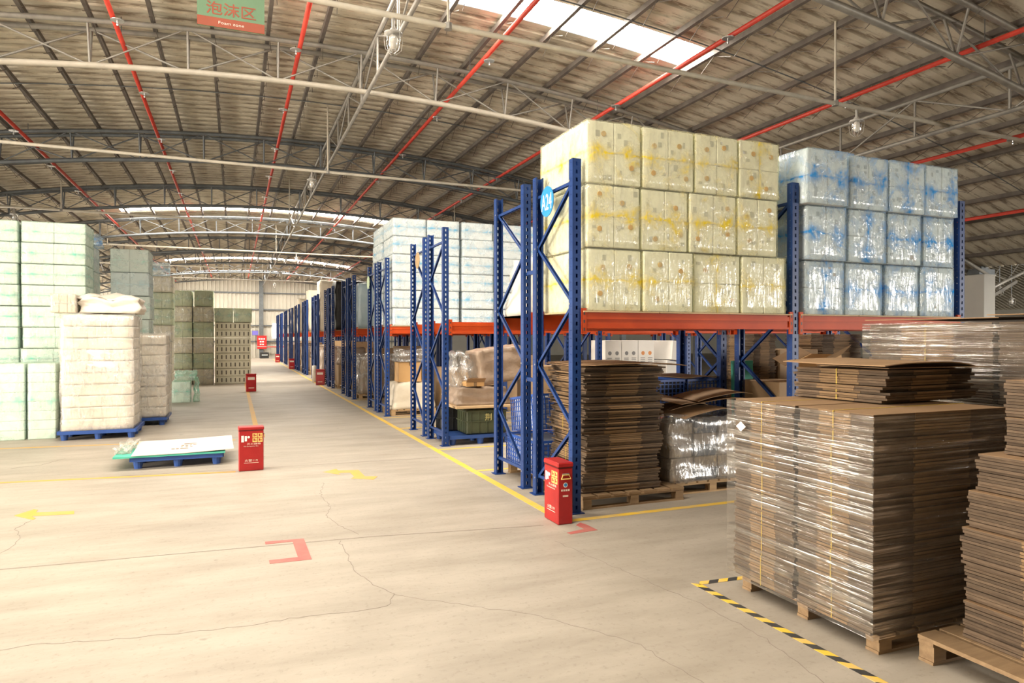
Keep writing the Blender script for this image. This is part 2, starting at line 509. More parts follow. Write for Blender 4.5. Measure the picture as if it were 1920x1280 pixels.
# arched roof trusses
TY = [6.05, 11.85, 17.7, 23.6, 29.5, 35.4, 41.3, 47.2, 53.1]
unit = MB().tube([(0, 0, 0), (0, 0, 1)], 1.0, 6, cap=False)
unit_me = {}
def member(name, a, b, r, mat, parent):
    if mat.name not in unit_me: unit_me[mat.name] = unit.mesh('strut', mat, True)
    a, b = Vector(a), Vector(b); d = b - a
    o = put(name, unit_me[mat.name], parent, a)
    o.rotation_euler = d.to_track_quat('Z', 'Y').to_euler()
    o.scale = (r, r, d.length)
    return o
NP = 24
xsn = [XL + (XR - XL) * i / NP for i in range(NP + 1)]
for ti, ty in enumerate(TY):
    mt = M_steel if ti < 2 else M_steel_d
    t = thing('roof_truss', 'arched steel tube roof truss, %s one back from the camera' % ORD[ti], 'roof truss', (0, ty, 0), group='arched roof trusses')
    fine = [XL + (XR - XL) * i / 48 for i in range(49)]
    for s in (-1, 1):
        MB().tube([(q, 0.17 * s, arch(q)) for q in fine], 0.042, 8).build('top_chord', mt, t, smooth=True)
    MB().tube([(q, 0, arch(q) - 0.60) for q in fine], 0.048, 8).build('bottom_chord', M_chord if ti == 1 else mt, t, smooth=True)
    for i, q in enumerate(xsn):
        if ti < 5:
            if 0 < i < NP: member('strut', (q, 0.17, arch(q)), (q, 0, arch(q) - 0.60), 0.018, mt, t); member('strut', (q, -0.17, arch(q)), (q, 0, arch(q) - 0.60), 0.018, mt, t)
            if i < NP:
                q2 = xsn[i + 1]
                if i % 2 == 0: member('diagonal', (q, 0.05, arch(q) - 0.60), (q2, 0.17, arch(q2)), 0.016, mt, t); member('diagonal', (q, -0.17, arch(q)), (q2, 0, arch(q2) - 0.60), 0.013, mt, t)
                else: member('diagonal', (q, 0.17, arch(q)), (q2, 0.05, arch(q2) - 0.60), 0.016, mt, t); member('diagonal', (q, 0, arch(q) - 0.60), (q2, -0.17, arch(q2)), 0.013, mt, t)
    if ti >= 5:
        mb = MB()
        for i in range(NP):
            q, q2 = xsn[i], xsn[i + 1]
            mb.tube([(q, 0, arch(q) - 0.6), (q, 0.1, arch(q))], 0.018, 4, cap=False)
            mb.tube([(q, 0, arch(q) - 0.6), (q2, 0.1, arch(q2))], 0.016, 4, cap=False)
            mb.tube([(q, 0, arch(q)), (q2, 0, arch(q2) - 0.6)], 0.016, 4, cap=False)
        stuff(mb.build('lattice', mt, t))
# lengthwise lattice girders tying the trusses
for nm, gx in (('under the crown of the roof', 2.1), ('right of the crown', 10.3), ('left of the crown', -6.4)):
    t = thing('lattice_girder', 'lengthwise steel lattice girder ' + nm, 'girder', (gx, 0, 0), group='lengthwise girders')
    zt = arch(gx) - 0.05
    MB().tube([(0, 0.5, zt), (0, YF - 0.5, zt)], 0.036, 6).build('top_chord', M_steel, t, smooth=True)
    MB().tube([(0, 0.5, zt - 0.62), (0, YF - 0.5, zt - 0.62)], 0.036, 6).build('bottom_chord', M_steel, t, smooth=True)
    y = 0.5; k = 0
    rest = MB()
    while y < YF - 2:
        a, b = (zt - 0.62, zt) if k % 2 == 0 else (zt, zt - 0.62)
        if y < 26:
            member('strut', (0, y, zt - 0.62), (0, y, zt), 0.02, M_steel, t); member('diagonal', (0, y, a), (0, y + 1.475, b), 0.016, M_steel, t)
        else: rest.tube([(0, y, a), (0, y + 1.475, b)], 0.016, 4, cap=False)
        y += 1.475; k += 1
    stuff(rest.build('lattice', M_steel_d, t))

# walls
M_siding = pm('cream_wall_siding', (0.60, 0.57, 0.49), (0.52, 0.49, 0.42), 0.8, 0.55, 0.05)
mb = MB(); x = XL; pts = []
while x < XR:
    pts += [(x, 0), (x + 0.20, 0), (x + 0.23, -0.035), (x + 0.27, -0.035)]; x += 0.30
pts.append((XR, 0))
for px_, dy in pts: mb.v += [(px_, YF + dy, 0), (px_, YF + dy, roof_z(px_))]
for i in range(len(pts) - 1): mb.f.append((2 * i, 2 * i + 2, 2 * i + 3, 2 * i + 1)); mb.mi.append(0)
wall_far = struct(mb.build('wall_far', M_siding), 'far end wall of cream ribbed siding')
for z in (1.35, 2.65, 3.95, 5.3): MB().box(-13.5, 17.5, YF - 0.16, YF - 0.06, z - 0.05, z + 0.05).build('girt', M_steel_d, wall_far)
for x in (-5.0, 2.0, 8.3):
    MB().box(x - 0.16, x + 0.16, YF - 0.4, YF - 0.16, 0, roof_z(x) - 0.25).build('wall_column', M_steel_d, wall_far)
# left wall with the open side doors the daylight comes through (all out of the frame)
mb = MB()
for a, b in ((YB, 0.9), (9.1, 27), (39, 49), (57, YF)): mb.box(XL - 0.1, XL, a, b, 0, 3.7)
for a, b, h in ((0.9, 9.1, 4.0), (27, 39, 3.5), (49, 57, 3.5)): mb.box(XL - 0.1, XL, a, b, h, max(3.7, h + 0.05))
struct(mb.build('wall_left', M_siding), 'left side wall with open side doors')
mb = MB()
n = 32
for i in range(n):
    x0, x1 = XL + (XR - XL) * i / n, XL + (XR - XL) * (i + 1) / n
    mb.quad((x0, YB, 0), (x1, YB, 0), (x1, YB, roof_z(x1)), (x0, YB, roof_z(x0)))
struct(mb.build('wall_front', M_siding), 'end wall behind the camera')
mb = MB(); mb.box(XR, 50, YF, YF + 0.1, 0, 7); mb.box(XR, 22, -14.1, -14.0, 0, 7); mb.box(32, 50, -14.1, -14.0, 0, 7); mb.box(22, 32, -14.1, -14.0, 5.4, 7); mb.box(50, 50.1, YB, YF, 0, 4)
struct(mb.build('wall_right', M_siding), 'outer walls of the neighbouring hall with an open door')
# columns between the two halls
for i, ty in enumerate(TY[:6]):
    t = thing('steel_column', 'dark steel column under the roof valley, %s one back' % ORD[i], 'column', (XR - 0.05, ty, 0), group='valley columns')
    MB().box(-0.13, 0.13, -0.10, 0.10, 0, 3.5).build('shaft', M_steel_d, t)
    MB().box(-0.3, 0.3, -0.16, 0.16, 3.28, 3.42).build('cap_plate', M_steel_d, t)
    MB().tube([(-0.1, 0, 2.6), (-1.4, 0, 3.15)], 0.05, 6).build('brace', M_steel, t)
    MB().tube([(0.1, 0, 2.6), (1.4, 0, 3.15)], 0.05, 6).build('brace', M_steel, t)
for i, ty in enumerate((11.85, 17.7, 23.6)):
    t = thing('roof_truss', 'roof truss in the neighbouring hall, %s one back' % ORD[i], 'roof truss', (0, ty, 0), group='trusses of the side hall')
    f2 = [XR + (50 - XR) * i / 32 for i in range(33)]
    MB().tube([(q, 0, arch2(q)) for q in f2], 0.045, 6).build('top_chord', M_steel, t, smooth=True)
    MB().tube([(q, 0, arch2(q) - 0.6) for q in f2], 0.045, 6).build('bottom_chord', M_steel, t, smooth=True)
    mb = MB()
    for a, b in zip(f2, f2[1:]): mb.tube([(a, 0, arch2(a) - 0.6), (b, 0, arch2(b))], 0.016, 4, cap=False); mb.tube([(a, 0, arch2(a)), (b, 0, arch2(b) - 0.6)], 0.016, 4, cap=False)
    stuff(mb.build('lattice', M_steel, t))

# ---------------------------------------------------------------- floor markings (paint and tape, part of the floor)
M_yel = pm('worn_yellow_paint', (0.85, 0.55, 0.06), (0.74, 0.52, 0.17), 7, 0.55, 0.02, lo=0.36, hi=0.56)
M_yel_f = pm('faded_yellow_paint', (0.72, 0.38, 0.05), (0.60, 0.38, 0.12), 6, 0.55, 0.02)
M_redp = pm('faded_red_paint', (0.50, 0.11, 0.10), (0.48, 0.17, 0.14), 6, 0.55, 0.02)
M_blk = pm('black_tape', (0.03, 0.03, 0.03), (0.05, 0.05, 0.05), 8, 0.5, 0.02)
M_joint = pm('floor_joint', (0.20, 0.17, 0.14), (0.28, 0.24, 0.2), 12, 0.8, 0.02)
def strip(name, pts, w, mat, z=0.002):
    mb = MB()
    P = [Vector((p[0], p[1], 0)) for p in pts]
    for a, b in zip(P, P[1:]):
        d = (b - a).normalized(); n = Vector((-d.y, d.x, 0)) * (w / 2)
        mb.poly([a - n, b - n, b + n, a + n], 0.0002, z)
    return mb.build(name, mat, floor)
def shape(name, pix, mat, z=0.002):
    pts = [G(*p) for p in pix]
    ar = sum(a.x * b.y - b.x * a.y for a, b in zip(pts, pts[1:] + pts[:1]))
    if ar < 0: pts.reverse()
    return MB().poly([(p.x, p.y) for p in pts], 0.0002, z).build(name, mat, floor)
strip('yellow_line', [(2.74, 5.45), (2.74, 56)], 0.085, M_yel)
strip('yellow_line', [(2.80, 5.5), (8.6, 5.56)], 0.075, M_yel)
for k in range(1, 5):
    y = 5.7 + 4.28 * k
    strip('yellow_line', [(2.79, y - 0.25), (8.6, y - 0.25)], 0.075, M_yel)
    strip('yellow_line', [(2.79, y - 4.28 + 2.3), (8.6, y - 4.28 + 2.3)], 0.075, M_yel)
strip('yellow_line', [G(-260, 918), G(0, 905), G(441, 884.5)], 0.075, M_yel_f)
strip('yellow_line', [G(-260, 851), G(0, 841), G(441, 824.5)], 0.075, M_yel_f)
strip('yellow_line', [(0.36, 11.6), (0.36, 28)], 0.09, M_yel_f)
shape('yellow_arrow', [(25, 967), (62, 955), (70, 956), (66, 961), (138, 958), (138, 964), (58, 968), (66, 972), (60, 975)], M_yel_f)
shape('yellow_arrow', [(605, 885), (630, 879), (634, 882), (672, 881), (684, 893), (708, 893), (700, 899), (658, 897), (664, 893), (656, 886), (634, 887), (638, 890)], M_yel_f)
shape('red_corner_mark', [(496, 1016), (569, 1010), (584, 1049), (505, 1057.5), (503.5, 1051), (558, 1045), (548, 1015.5), (497, 1021)], M_redp)
shape('red_corner_mark', [(1088, 980), (1100, 984), (1121, 994), (1070, 1002), (1063, 999), (1096, 992), (1080, 985)], M_redp)
strip('floor_joint', [G(-300, 1094), G(0, 1068), G(700, 1006), G(1019, 985)], 0.012, M_joint, 0.0012)
strip('floor_joint', [(2.6, 9.1), (-0.4, 9.25), (-6, 9.5)], 0.008, M_joint, 0.001)
def crack(pix, w, seed):
    rnd = random.Random(seed); out = []
    P = [G(*p) for p in pix]
    for a, b in zip(P, P[1:]):
        n = max(2, int((b - a).length / 0.05))
        for i in range(n):
            q = a.lerp(b, i / n)
            out.append((q.x + rnd.uniform(-0.014, 0.014), q.y + rnd.uniform(-0.014, 0.014)))
    out.append(tuple(P[-1][:2]))
    strip('crack', out, w, M_joint, 0.0009)
crack([(607, 905), (600, 925), (618, 950), (612, 968), (640, 988), (672, 1002)], 0.004, 1)
crack([(636, 1015), (655, 1050), (668, 1075), (700, 1098), (740, 1115), (725, 1138), (650, 1148), (560, 1158), (430, 1178), (320, 1190), (200, 1200), (60, 1210), (-40, 1225)], 0.0045, 2)
crack([(740, 1115), (800, 1125), (1010, 1155), (1200, 1210), (1330, 1290)], 0.003, 3)
crack([(60, 975), (28, 990), (35, 1010), (20, 1025), (-10, 1042)], 0.004, 4)
crack([(1040, 1015), (1180, 1075), (1330, 1140), (1440, 1200), (1560, 1290)], 0.004, 5)
crack([(120, 860), (75, 872), (20, 878)], 0.006, 6)
# black and yellow hazard tape about the near carton pallet
for (a, b) in (((2.865, 3.77), (2.865, 1.6)), ((2.89, 3.77), (3.3, 3.74))):
    A, B = Vector((*a, 0)), Vector((*b, 0)); d = (B - A).normalized(); n = Vector((-d.y, d.x, 0)) * 0.026
    ln = (B - A).length; k = 0; s = 0.0
    while s < ln:
        e = min(ln, s + 0.075); sk = d * 0.022
        p, q = A + d * s, A + d * e
        MB().poly([p - n - sk, q - n - sk, q + n + sk, p + n + sk], 0.0003, 0.0022).build('hazard_tape_stripe', M_blk if k % 2 else M_yel, floor)
        s = e; k += 1
# ------------------------------------------------------------------ pallet racks
M_blue = pm('blue_rack_paint', (0.017, 0.058, 0.225), (0.012, 0.042, 0.17), 4, 0.42, 0.04, 0.0, spec=0.35)
M_oran = pm('orange_beam_paint', (0.62, 0.085, 0.016), (0.50, 0.06, 0.012), 3, 0.5, 0.04, 0.0, spec=0.25)
M_wood = pm('pallet_wood', (0.55, 0.37, 0.19), (0.38, 0.24, 0.12), 3, 0.7, 0.25, stretch=(1, 8, 8))
M_wood_old = pm('old_pallet_wood', (0.36, 0.24, 0.13), (0.25, 0.16, 0.085), 3, 0.75, 0.25, stretch=(1, 8, 8))
M_ply = pm('pale_plywood', (0.66, 0.47, 0.27), (0.55, 0.38, 0.21), 2, 0.6, 0.1, stretch=(1, 6, 6))
M_chrome = pm('bolt_steel', (0.6, 0.6, 0.6), (0.5, 0.5, 0.5), 8, 0.35, 0.0, 0.8)

RH = 3.33                       # upright height
RX = 2.97                       # aisle end of every row
BAY = 2.66
PITCH = 4.28
DEP = 0.92
def post_mesh(fine):
    """perforated upright: web with a column of slots on the -y side, flanges running to +y"""
    mb = MB()
    w, d, t = 0.045, 0.075, 0.004
    if fine:
        mb.box(-w, -0.011, 0, t, 0, RH); mb.box(0.011, w, 0, t, 0, RH)
        z = 0.0; p = 0.075
        while z < RH - 0.01:
            mb.box(-0.011, 0.011, 0, t, z, min(RH, z + p - 0.036)); z += p
    else:
        mb.box(-w, w, 0, t, 0, RH)
    for s in (-1, 1):
        x0, x1 = sorted((s * w, s * (w - t)))
        if fine:      # small round holes in the flange read as little gaps
            mb.box(x0, x1, 0, 0.030, 0, RH); mb.box(x0, x1, 0.038, d, 0, RH)
            z = 0.0
            while z < RH: mb.box(x0, x1, 0.030, 0.038, z, min(RH, z + 0.065)); z += 0.075
        else: mb.box(x0, x1, 0, d, 0, RH)
        mb.box(*sorted((s * w, s * (w - 0.018))), d, d + t, 0, RH)
    return mb.mesh('post', M_blue)
POST_F, POST_C = post_mesh(True), post_mesh(False)
FOOT = MB().box(-0.07, 0.07, -0.03, 0.11, 0, 0.008).mesh('base_plate', M_blue)
bb = MB()                       # step beam one bay long, local x from 0
bb.box(0, BAY - 0.09, 0, 0.045, -0.15, 0.0); bb.box(0, BAY - 0.09, -0.012, 0.0, -0.062, -0.018); bb.box(0, BAY - 0.09, -0.012, 0.0, -0.15, -0.128)
BEAM = bb.mesh('beam', M_oran)
cb = MB()
cb.box(0, 0.05, -0.016, -0.008, -0.20, 0.04); cb.box(0, 0.006, -0.016, 0.05, -0.20, 0.04)
CONN = cb.mesh('beam_connector', M_oran)
CONN_HOLES = MB()
CONN_HOLES.box(0.018, 0.032, -0.018, -0.0155, -0.014, 0.014)
CONN_H = CONN_HOLES.mesh('slot', M_blk)
brc = {}
def brace(parent, x, y0, z0, y1, z1):
    ln = math.hypot(y1 - y0, z1 - z0)
    key = round(ln, 3)
    if key not in brc:
        mb = MB()
        mb.box(-0.016, 0.016, 0, ln, 0.012, 0.015); mb.box(-0.016, -0.013, 0, ln, -0.015, 0.015); mb.box(0.013, 0.016, 0, ln, -0.015, 0.015)
        brc[key] = mb.mesh('brace', M_blue)
    return put('brace', brc[key], parent, (x, y0, z0), (math.atan2(z1 - z0, y1 - y0), 0, 0))
def rack(y0, nb, lab, fine=True, flip=False, mid_fine=True):
    r = thing('pallet_rack', lab, 'rack', (RX, y0, 0), group='blue pallet racks in rows off the aisle')
    for i in range(nb + 1):
        x = BAY * i
        me = POST_F if fine and (i == 0 or mid_fine) else POST_C
        a = put('post', me, r, (x, 0, 0)); b = put('post', me, r, (x, DEP, 0), (0, 0, PI))
        put('base_plate', FOOT, a); put('base_plate', FOOT, b)
        zs = [3.13, 2.58, 1.97, 1.37, 0.79, 0.18]
        f, k = 0.06, DEP - 0.06
        ends = [(k if (j % 2) ^ flip else f) for j in range(6)]
        for j in range(5): brace(r, x, ends[j], zs[j], ends[j + 1], zs[j + 1])
        brace(r, x, f, 3.12, k, 3.12); brace(r, x, f, 0.2, k, 0.2)
        if fine and i == 0:
            for j in range(6): put('bolt', CACHE.setdefault('bolt', MB().lathe([(0.009, 0), (0.009, 0.004)], 6).mesh('bolt', M_chrome)), r, (x - 0.045, ends[j], zs[j]), (0, -PI / 2, 0))
    for i in range(nb):
        for fy in (0, 1):
            bm_ = put('beam', BEAM, r, (BAY * i + 0.045 + (BAY - 0.09 if fy else 0), DEP if fy else 0.0, 1.89), (0, 0, PI if fy else 0))
            for e in (0, 1):
                c = put('connector', CONN, bm_, (BAY - 0.09 if e else 0, 0, 0), scale=(-1 if e else 1, 1, 1))
        for fy in (0.0,):
            if fine:
                for e in (0, 1):
                    for z in (-0.16, -0.085, -0.01): put('connector_slot', CONN_H, r, (BAY * i + 0.045 + (BAY - 0.09 - 0.05 if e else 0), 0, 1.89 + z))
    return r
pairs = []
for k in range(12):
    y = 5.70 + PITCH * k
    nb = 2 if k == 0 else (3 if k < 3 else 2)
    fine = k < 5
    nth = 'nearest the camera' if k == 0 else '%s double row from the camera' % ORD[k]
    ra = rack(y, nb, 'blue and orange pallet rack, front half of the pair ' + nth if k == 0 else 'blue and orange pallet rack, front half of the ' + nth, fine, False, k < 2)
    rb = rack(y + DEP + 0.25, nb, 'blue and orange pallet rack, back half of the pair ' + nth if k == 0 else 'blue and orange pallet rack, back half of the ' + nth, fine, True, k < 2)
    for z in (1.2, 2.35): MB().box(-0.02, 0.02, DEP + 0.002, DEP + 0.218, z - 0.02, z + 0.02).build('row_spacer', M_blue, ra)
    pairs.append((ra, rb))
def deck(rk, i, d=DEP):
    """thin boards laid over the beams of bay i"""
    for j in range(3):
        w = (BAY - 0.12) / 3
        MB().box(BAY * i + 0.06 + j * w, BAY * i + 0.06 + (j + 1) * w - 0.01, -0.03, d + 0.03, 1.892, 1.905).build('deck_board', M_ply, rk)
DZ = 1.906

# ------------------------------------------------------------------ packs of foam in coloured bags
M_foam = pm('white_foam', (0.88, 0.87, 0.83), (0.82, 0.81, 0.77), 9, 0.7, 0.12)
M_foam_w = pm('cream_foam', (0.82, 0.78, 0.68), (0.74, 0.70, 0.60), 5, 0.75, 0.12)
M_foam_g = pm('grey_moulded_pulp', (0.74, 0.70, 0.55), (0.66, 0.62, 0.48), 7, 0.85, 0.2)
M_plug = pm('tan_round_plug', (0.62, 0.42, 0.16), (0.50, 0.32, 0.12), 12, 0.7, 0.1)
M_recess = pm('grey_foam_recess', (0.55, 0.55, 0.53), (0.48, 0.48, 0.46), 9, 0.8, 0.1)
F_yel = film('yellow_film', (0.96, 0.96, 0.82), (0.90, 0.68, 0.02), 0.10, 1.05, 0.12)
F_yel2 = film('yellow_film_upright', (0.96, 0.96, 0.82), (0.90, 0.68, 0.02), 0.10, 0.95, 0.12, True)
F_blu = film('blue_film', (0.88, 0.96, 0.995), (0.012, 0.32, 0.85), 0.14, 1.2, 0.14, False, 0.42)
F_blu2 = film('blue_film_upright', (0.88, 0.96, 0.995), (0.012, 0.32, 0.85), 0.14, 1.15, 0.14, True, 0.42)
F_blu3 = film('pale_blue_film', (0.92, 0.97, 0.99), (0.12, 0.50, 0.80), 0.16, 0.75, 0.12)
F_grn = film('green_film', (0.88, 0.98, 0.92), (0.14, 0.66, 0.50), 0.16, 0.62, 0.10)
F_grn2 = film('deep_green_film', (0.86, 0.93, 0.85), (0.16, 0.46, 0.32), 0.12, 0.6, 0.12)
F_mint = film('mint_film', (0.93, 0.99, 0.96), (0.34, 0.76, 0.62), 0.16, 0.5, 0.06)
F_aqua = film('aqua_film', (0.92, 0.985, 0.99), (0.34, 0.70, 0.80), 0.16, 0.5, 0.06)
F_clr = film('clear_film', (0.96, 0.95, 0.92), (0.80, 0.77, 0.70), 0.14, 0.6, 0.2)
def shell(w, d, h, mat, seed):
    key = ('shell', round(w, 3), round(d, 3), round(h, 3), mat.name, seed % 4)
    if key not in CACHE:
        rnd = random.Random(seed % 4 + 11)
        n = 7
        bm = bmesh.new(); bmesh.ops.create_cube(bm, size=1.0)
        bmesh.ops.subdivide_edges(bm, edges=list(bm.edges), cuts=n, use_grid_fill=True)
        for v in bm.verts:
            c = v.co.copy()
            q = Vector((c.x * (w + 0.006), c.y * (d + 0.006), (c.z + 0.5) * (h + 0.002) + 0.001))
            for ax in (0, 1, 2):
                if abs(abs(c[ax]) - 0.5) < 1e-4:
                    on_edge = sum(1 for b in range(3) if abs(abs(c[b]) - 0.5) < 1e-4) > 1
                    if ax == 2: q.z += (0 if c.z < 0 else rnd.uniform(0, 0.003))
                    else: q[ax] += math.copysign(rnd.uniform(0, 0.002 if on_edge else 0.007), c[ax])
            v.co = q
        me = bpy.data.meshes.new('film'); bm.to_mesh(me); bm.free(); me.materials.append(mat)
        me.polygons.foreach_set('use_smooth', [True] * len(me.polygons))
        CACHE[key] = me
    return CACHE[key]
PLUG = MB().lathe([(0.026, 0), (0.026, 0.008), (0.02, 0.009)], 12).mesh('plug', M_plug)
REC = MB().box(-0.022, 0.022, -0.004, 0.002, -0.028, 0.028).mesh('recess', M_recess)
def pack(name, label, cat, loc, dims, n, fmat, bmat, group, seed=0, rz=0.0, plugs=0, recess=0, jit=0.004, tilt=0.0):
    """bag of moulded foam blocks: n = (across, deep, high) blocks under one film"""
    rnd = random.Random(seed * 7 + 3)
    w, d, h = dims
    w, d = w - 0.014, d - 0.014
    t = thing(name, label, cat, loc, rz, group, (0, tilt, rz))
    bw, bd, bh = w / n[0], d / n[1], h / n[2]
    for i in range(n[0]):
        for j in range(n[1]):
            for k in range(n[2]):
                b = bbox_obj('foam_block', bw - 0.004, bd - 0.004, bh - 0.003, bmat, t,
                             (-w / 2 + bw * (i + .5), -d / 2 + bd * (j + .5) + rnd.uniform(-jit, jit), bh * k), r=0.008)
                if j == 0 and rnd.random() < plugs:
                    put('round_plug', PLUG, b, (rnd.uniform(-.2, .2) * bw, -bd / 2 + 0.003, bh * rnd.uniform(0.35, 0.7)), (PI / 2, 0, 0))
                if j == 0 and recess:
                    for _ in range(recess):
                        put('recess', REC, b, (rnd.uniform(-.36, .36) * bw, -bd / 2 + 0.003, bh * rnd.uniform(0.2, 0.8)), (0, 0, 0), (rnd.uniform(.5, 1.1), 1, rnd.uniform(.4, 1.1)))
    if fmat: put('film', shell(w, d, h, fmat, seed), t)
    return t
rowname = {3: ['bottom', 'middle', 'top'], 6: ['bottom', 'second', 'third', 'fourth', 'fifth', 'top'], 5: ['bottom', 'second', 'third', 'fourth', 'top'], 7: ['bottom', 'second', 'third', 'fourth', 'fifth', 'sixth', 'top']}

# yellow load over the A24 upright
r0 = pairs[0][0]
for i in (0, 1): deck(r0, i)
deck(pairs[0][1], 0)
xb = [[3.07, 3.68, 4.28, 4.88, 5.47], [3.06, 3.66, 4.22, 4.82, 5.36], [3.06, 3.67, 4.29, 4.84, 5.38]]
for k in range(3):
    for i in range(4):
        a, b = xb[k][i], xb[k][i + 1]
        pack('foam_pack', 'yellow-bagged foam pack, %s row of the load beside the A24 sign, %s from left' % (rowname[3][k], ORD[i]), 'foam pack',
             ((a + b) / 2 - 0.004, 6.20 + random.Random(k * 5 + i).uniform(-.012, .012), DZ + 0.603 * k), (b - a - 0.008, 1.06, 0.590), (2, 4 if i == 0 else 1, 2),
             F_yel2 if (k, i) in ((2, 3), (0, 2)) else F_yel, M_foam, 'yellow foam packs on the nearest rack', k * 4 + i, plugs=0.75, recess=2)
# blue load beside it
xb = [5.74, 6.36, 6.98, 7.58, 8.16]
for k in range(3):
    for i in range(4):
        a, b = xb[i], xb[i + 1]
        rnd = random.Random(k * 9 + i)
        dx = -0.06 if (k == 2 and i == 0) else rnd.uniform(-.012, .012)
        pack('foam_pack', 'blue-bagged foam pack, %s row of the right-hand load, %s from left' % (rowname[3][k], ORD[i]), 'foam pack',
             ((a + b) / 2 + dx, 6.17 + rnd.uniform(-.05, .05) - (0.05 if k == 2 else 0), DZ + 0.60 * k), (b - a - (0.045 if k < 2 else 0.02), 0.98, 0.588), (2, 2, 2),
             F_blu2 if (k * 4 + i) % 5 == 0 else F_blu, M_foam, 'blue foam packs on the nearest rack', k * 4 + i + 20, recess=3)
pack('foam_pack', 'small blue-bagged foam pack lying on top of the right-hand load', 'foam pack', (6.75, 6.45, DZ + 1.80), (0.62, 0.5, 0.2), (1, 1, 1), F_blu, M_foam, None, 40)
# pale blue load, third double row
ra, rb = pairs[2]
for i in (0, 1): deck(ra, i); deck(rb, i)
y2 = 5.70 + PITCH * 2
for half, yc in (('front', y2 + 0.47), ('back', y2 + DEP + 0.25 + 0.5)):
    for k in range(6):
        for i in range(6 if half == 'front' else 1):
            rnd = random.Random(k * 13 + i + (50 if half == 'back' else 0))
            lab = 'pale blue bagged foam trays, %s layer, column %s from the aisle, third double row' % (rowname[6][k], ORD[i]) if half == 'front' else 'pale blue bagged foam trays, %s layer, back half of the third double row' % rowname[6][k]
            pack('foam_pack', lab, 'foam pack', (3.06 + 0.375 + 0.75 * i + (0.03 if i > 1 else 0) + rnd.uniform(-.008, .008), yc + rnd.uniform(-.02, .02), DZ + 0.38 * k),
                 (0.73, 1.0, 0.368), (1, 2, 2), F_blu3, M_foam, 'pale blue foam packs of the third double row', k * 6 + i + 60)
# bags on the rows beyond
def bag(name, label, cat, loc, dims, mat, seed, amount=0.03, group=None, n=8, taper=0.0, rz=0.0, sag=0.0):
    o = put(name, lumpy_box(name, *dims, mat, seed, amount, n, taper, sag), None, loc, (0, 0, rz))
    return tag(o, label, cat, group)
F_wrapb = pm('hazy_blue_bag', (0.52, 0.62, 0.66), (0.40, 0.52, 0.58), 3, 0.3, 0.5)
M_cream = pm('cream_wrapped_foam', (0.78, 0.70, 0.56), (0.68, 0.60, 0.47), 4, 0.5, 0.35)
M_white = pm('white_wrapped_foam', (0.86, 0.80, 0.70), (0.78, 0.70, 0.60), 4, 0.45, 0.3)
M_tarp = pm('black_tarpaulin', (0.025, 0.022, 0.02), (0.015, 0.013, 0.012), 4, 0.5, 0.5)
y3 = 5.70 + PITCH * 3; deck(pairs[3][0], 0)
bag('foam_bag', 'hazy pale blue bag of foam on the fourth double row, at the aisle end', 'bag', (3.50, y3 + 0.45, DZ), (0.82, 0.86, 1.22), F_wrapb, 1, 0.02)
bag('foam_bag', 'hazy pale blue bag of foam on the fourth double row, away from the aisle', 'bag', (4.45, y3 + 0.45, DZ), (0.86, 0.86, 1.28), F_wrapb, 2, 0.02)
bag('foam_bag', 'low pale blue bag leaning before the taller bags, fourth double row', 'bag', (5.25, y3 + 0.42, DZ), (0.60, 0.70, 0.66), F_blu3, 3, 0.02)
y4 = 5.70 + PITCH * 4; deck(pairs[4][0], 0)
t = bag('tarpaulin_load', 'dark tarpaulin-covered load high on the fifth double row', 'load', (3.62, y4 + 0.46, DZ), (1.1, 0.86, 1.62), M_tarp, 4, 0.03, sag=0.15)
for k, (h, x, seed, txt) in enumerate(((1.95, 3.55, 5, 'sixth'), (1.85, 3.55, 6, 'seventh'), (1.7, 3.5, 7, 'eighth'), (1.45, 3.5, 8, 'ninth'))):
    yy = 5.70 + PITCH * (5 + k); deck(pairs[5 + k][0], 0)
    bag('foam_stack', 'tall cream wrapped foam stack on the %s double row, aisle end' % txt, 'stack', (x, yy + 0.46, DZ), (1.05, 0.86, h), M_cream, seed, 0.025, 'cream stacks on the far racks')
    bag('foam_stack', 'cream wrapped foam stack on the %s double row, second from the aisle' % txt, 'stack', (x + 1.15, yy + 0.46, DZ), (1.0, 0.86, h * 0.9), M_white, seed + 20, 0.025, 'cream stacks on the far racks')
deck(pairs[0][1], 0)
yb = 5.70 + DEP + 0.25
bag('foam_bag', 'white lumpy bag of foam behind the A24 load, above blue crates', 'bag', (3.42, yb + 0.52, DZ), (0.7, 0.72, 0.66), M_white, 9, 0.03, taper=0.15)

# row signs hung on the end frames
M_signb = pm('blue_sign_face', (0.03, 0.30, 0.72), (0.025, 0.27, 0.66), 5, 0.4, 0.02)
M_wht = pm('white_print', (0.90, 0.90, 0.88), (0.86, 0.86, 0.84), 9, 0.5, 0.0)
M_signk = pm('bare_board_back', (0.50, 0.34, 0.18), (0.42, 0.28, 0.14), 5, 0.7, 0.05)
M_signg = pm('pale_green_sign_face', (0.62, 0.78, 0.52), (0.56, 0.72, 0.46), 5, 0.5, 0.02)
def sign_disc(label, y, z, face, txt=None, r=0.152):
    t = thing('row_sign', label, 'sign', (RX - 0.052, y, z))
    put('disc', MB().lathe([(r, 0), (r, 0.008)], 40).mesh('disc', face), t, (0, 0, 0), (0, -PI / 2, 0))
    if txt: put('lettering', text_mesh(txt, 0.235, 0.16, M_wht), t, (-0.0095, 0, -0.005), (PI / 2, 0, -PI / 2))
    MB().tube([(-0.004, 0, r - 0.02), (0.02, 0, r + 0.05)], 0.003, 4).build('hanging_wire', M_steel_d, t)
sign_disc('round blue row sign lettered A24 on the nearest end frame', 6.24, 3.02, M_signb, 'A24')
sign_disc('round bare brown row sign on the second double row', 5.70 + PITCH + DEP + 0.25 + 0.35, 2.98, M_signk, r=0.14)
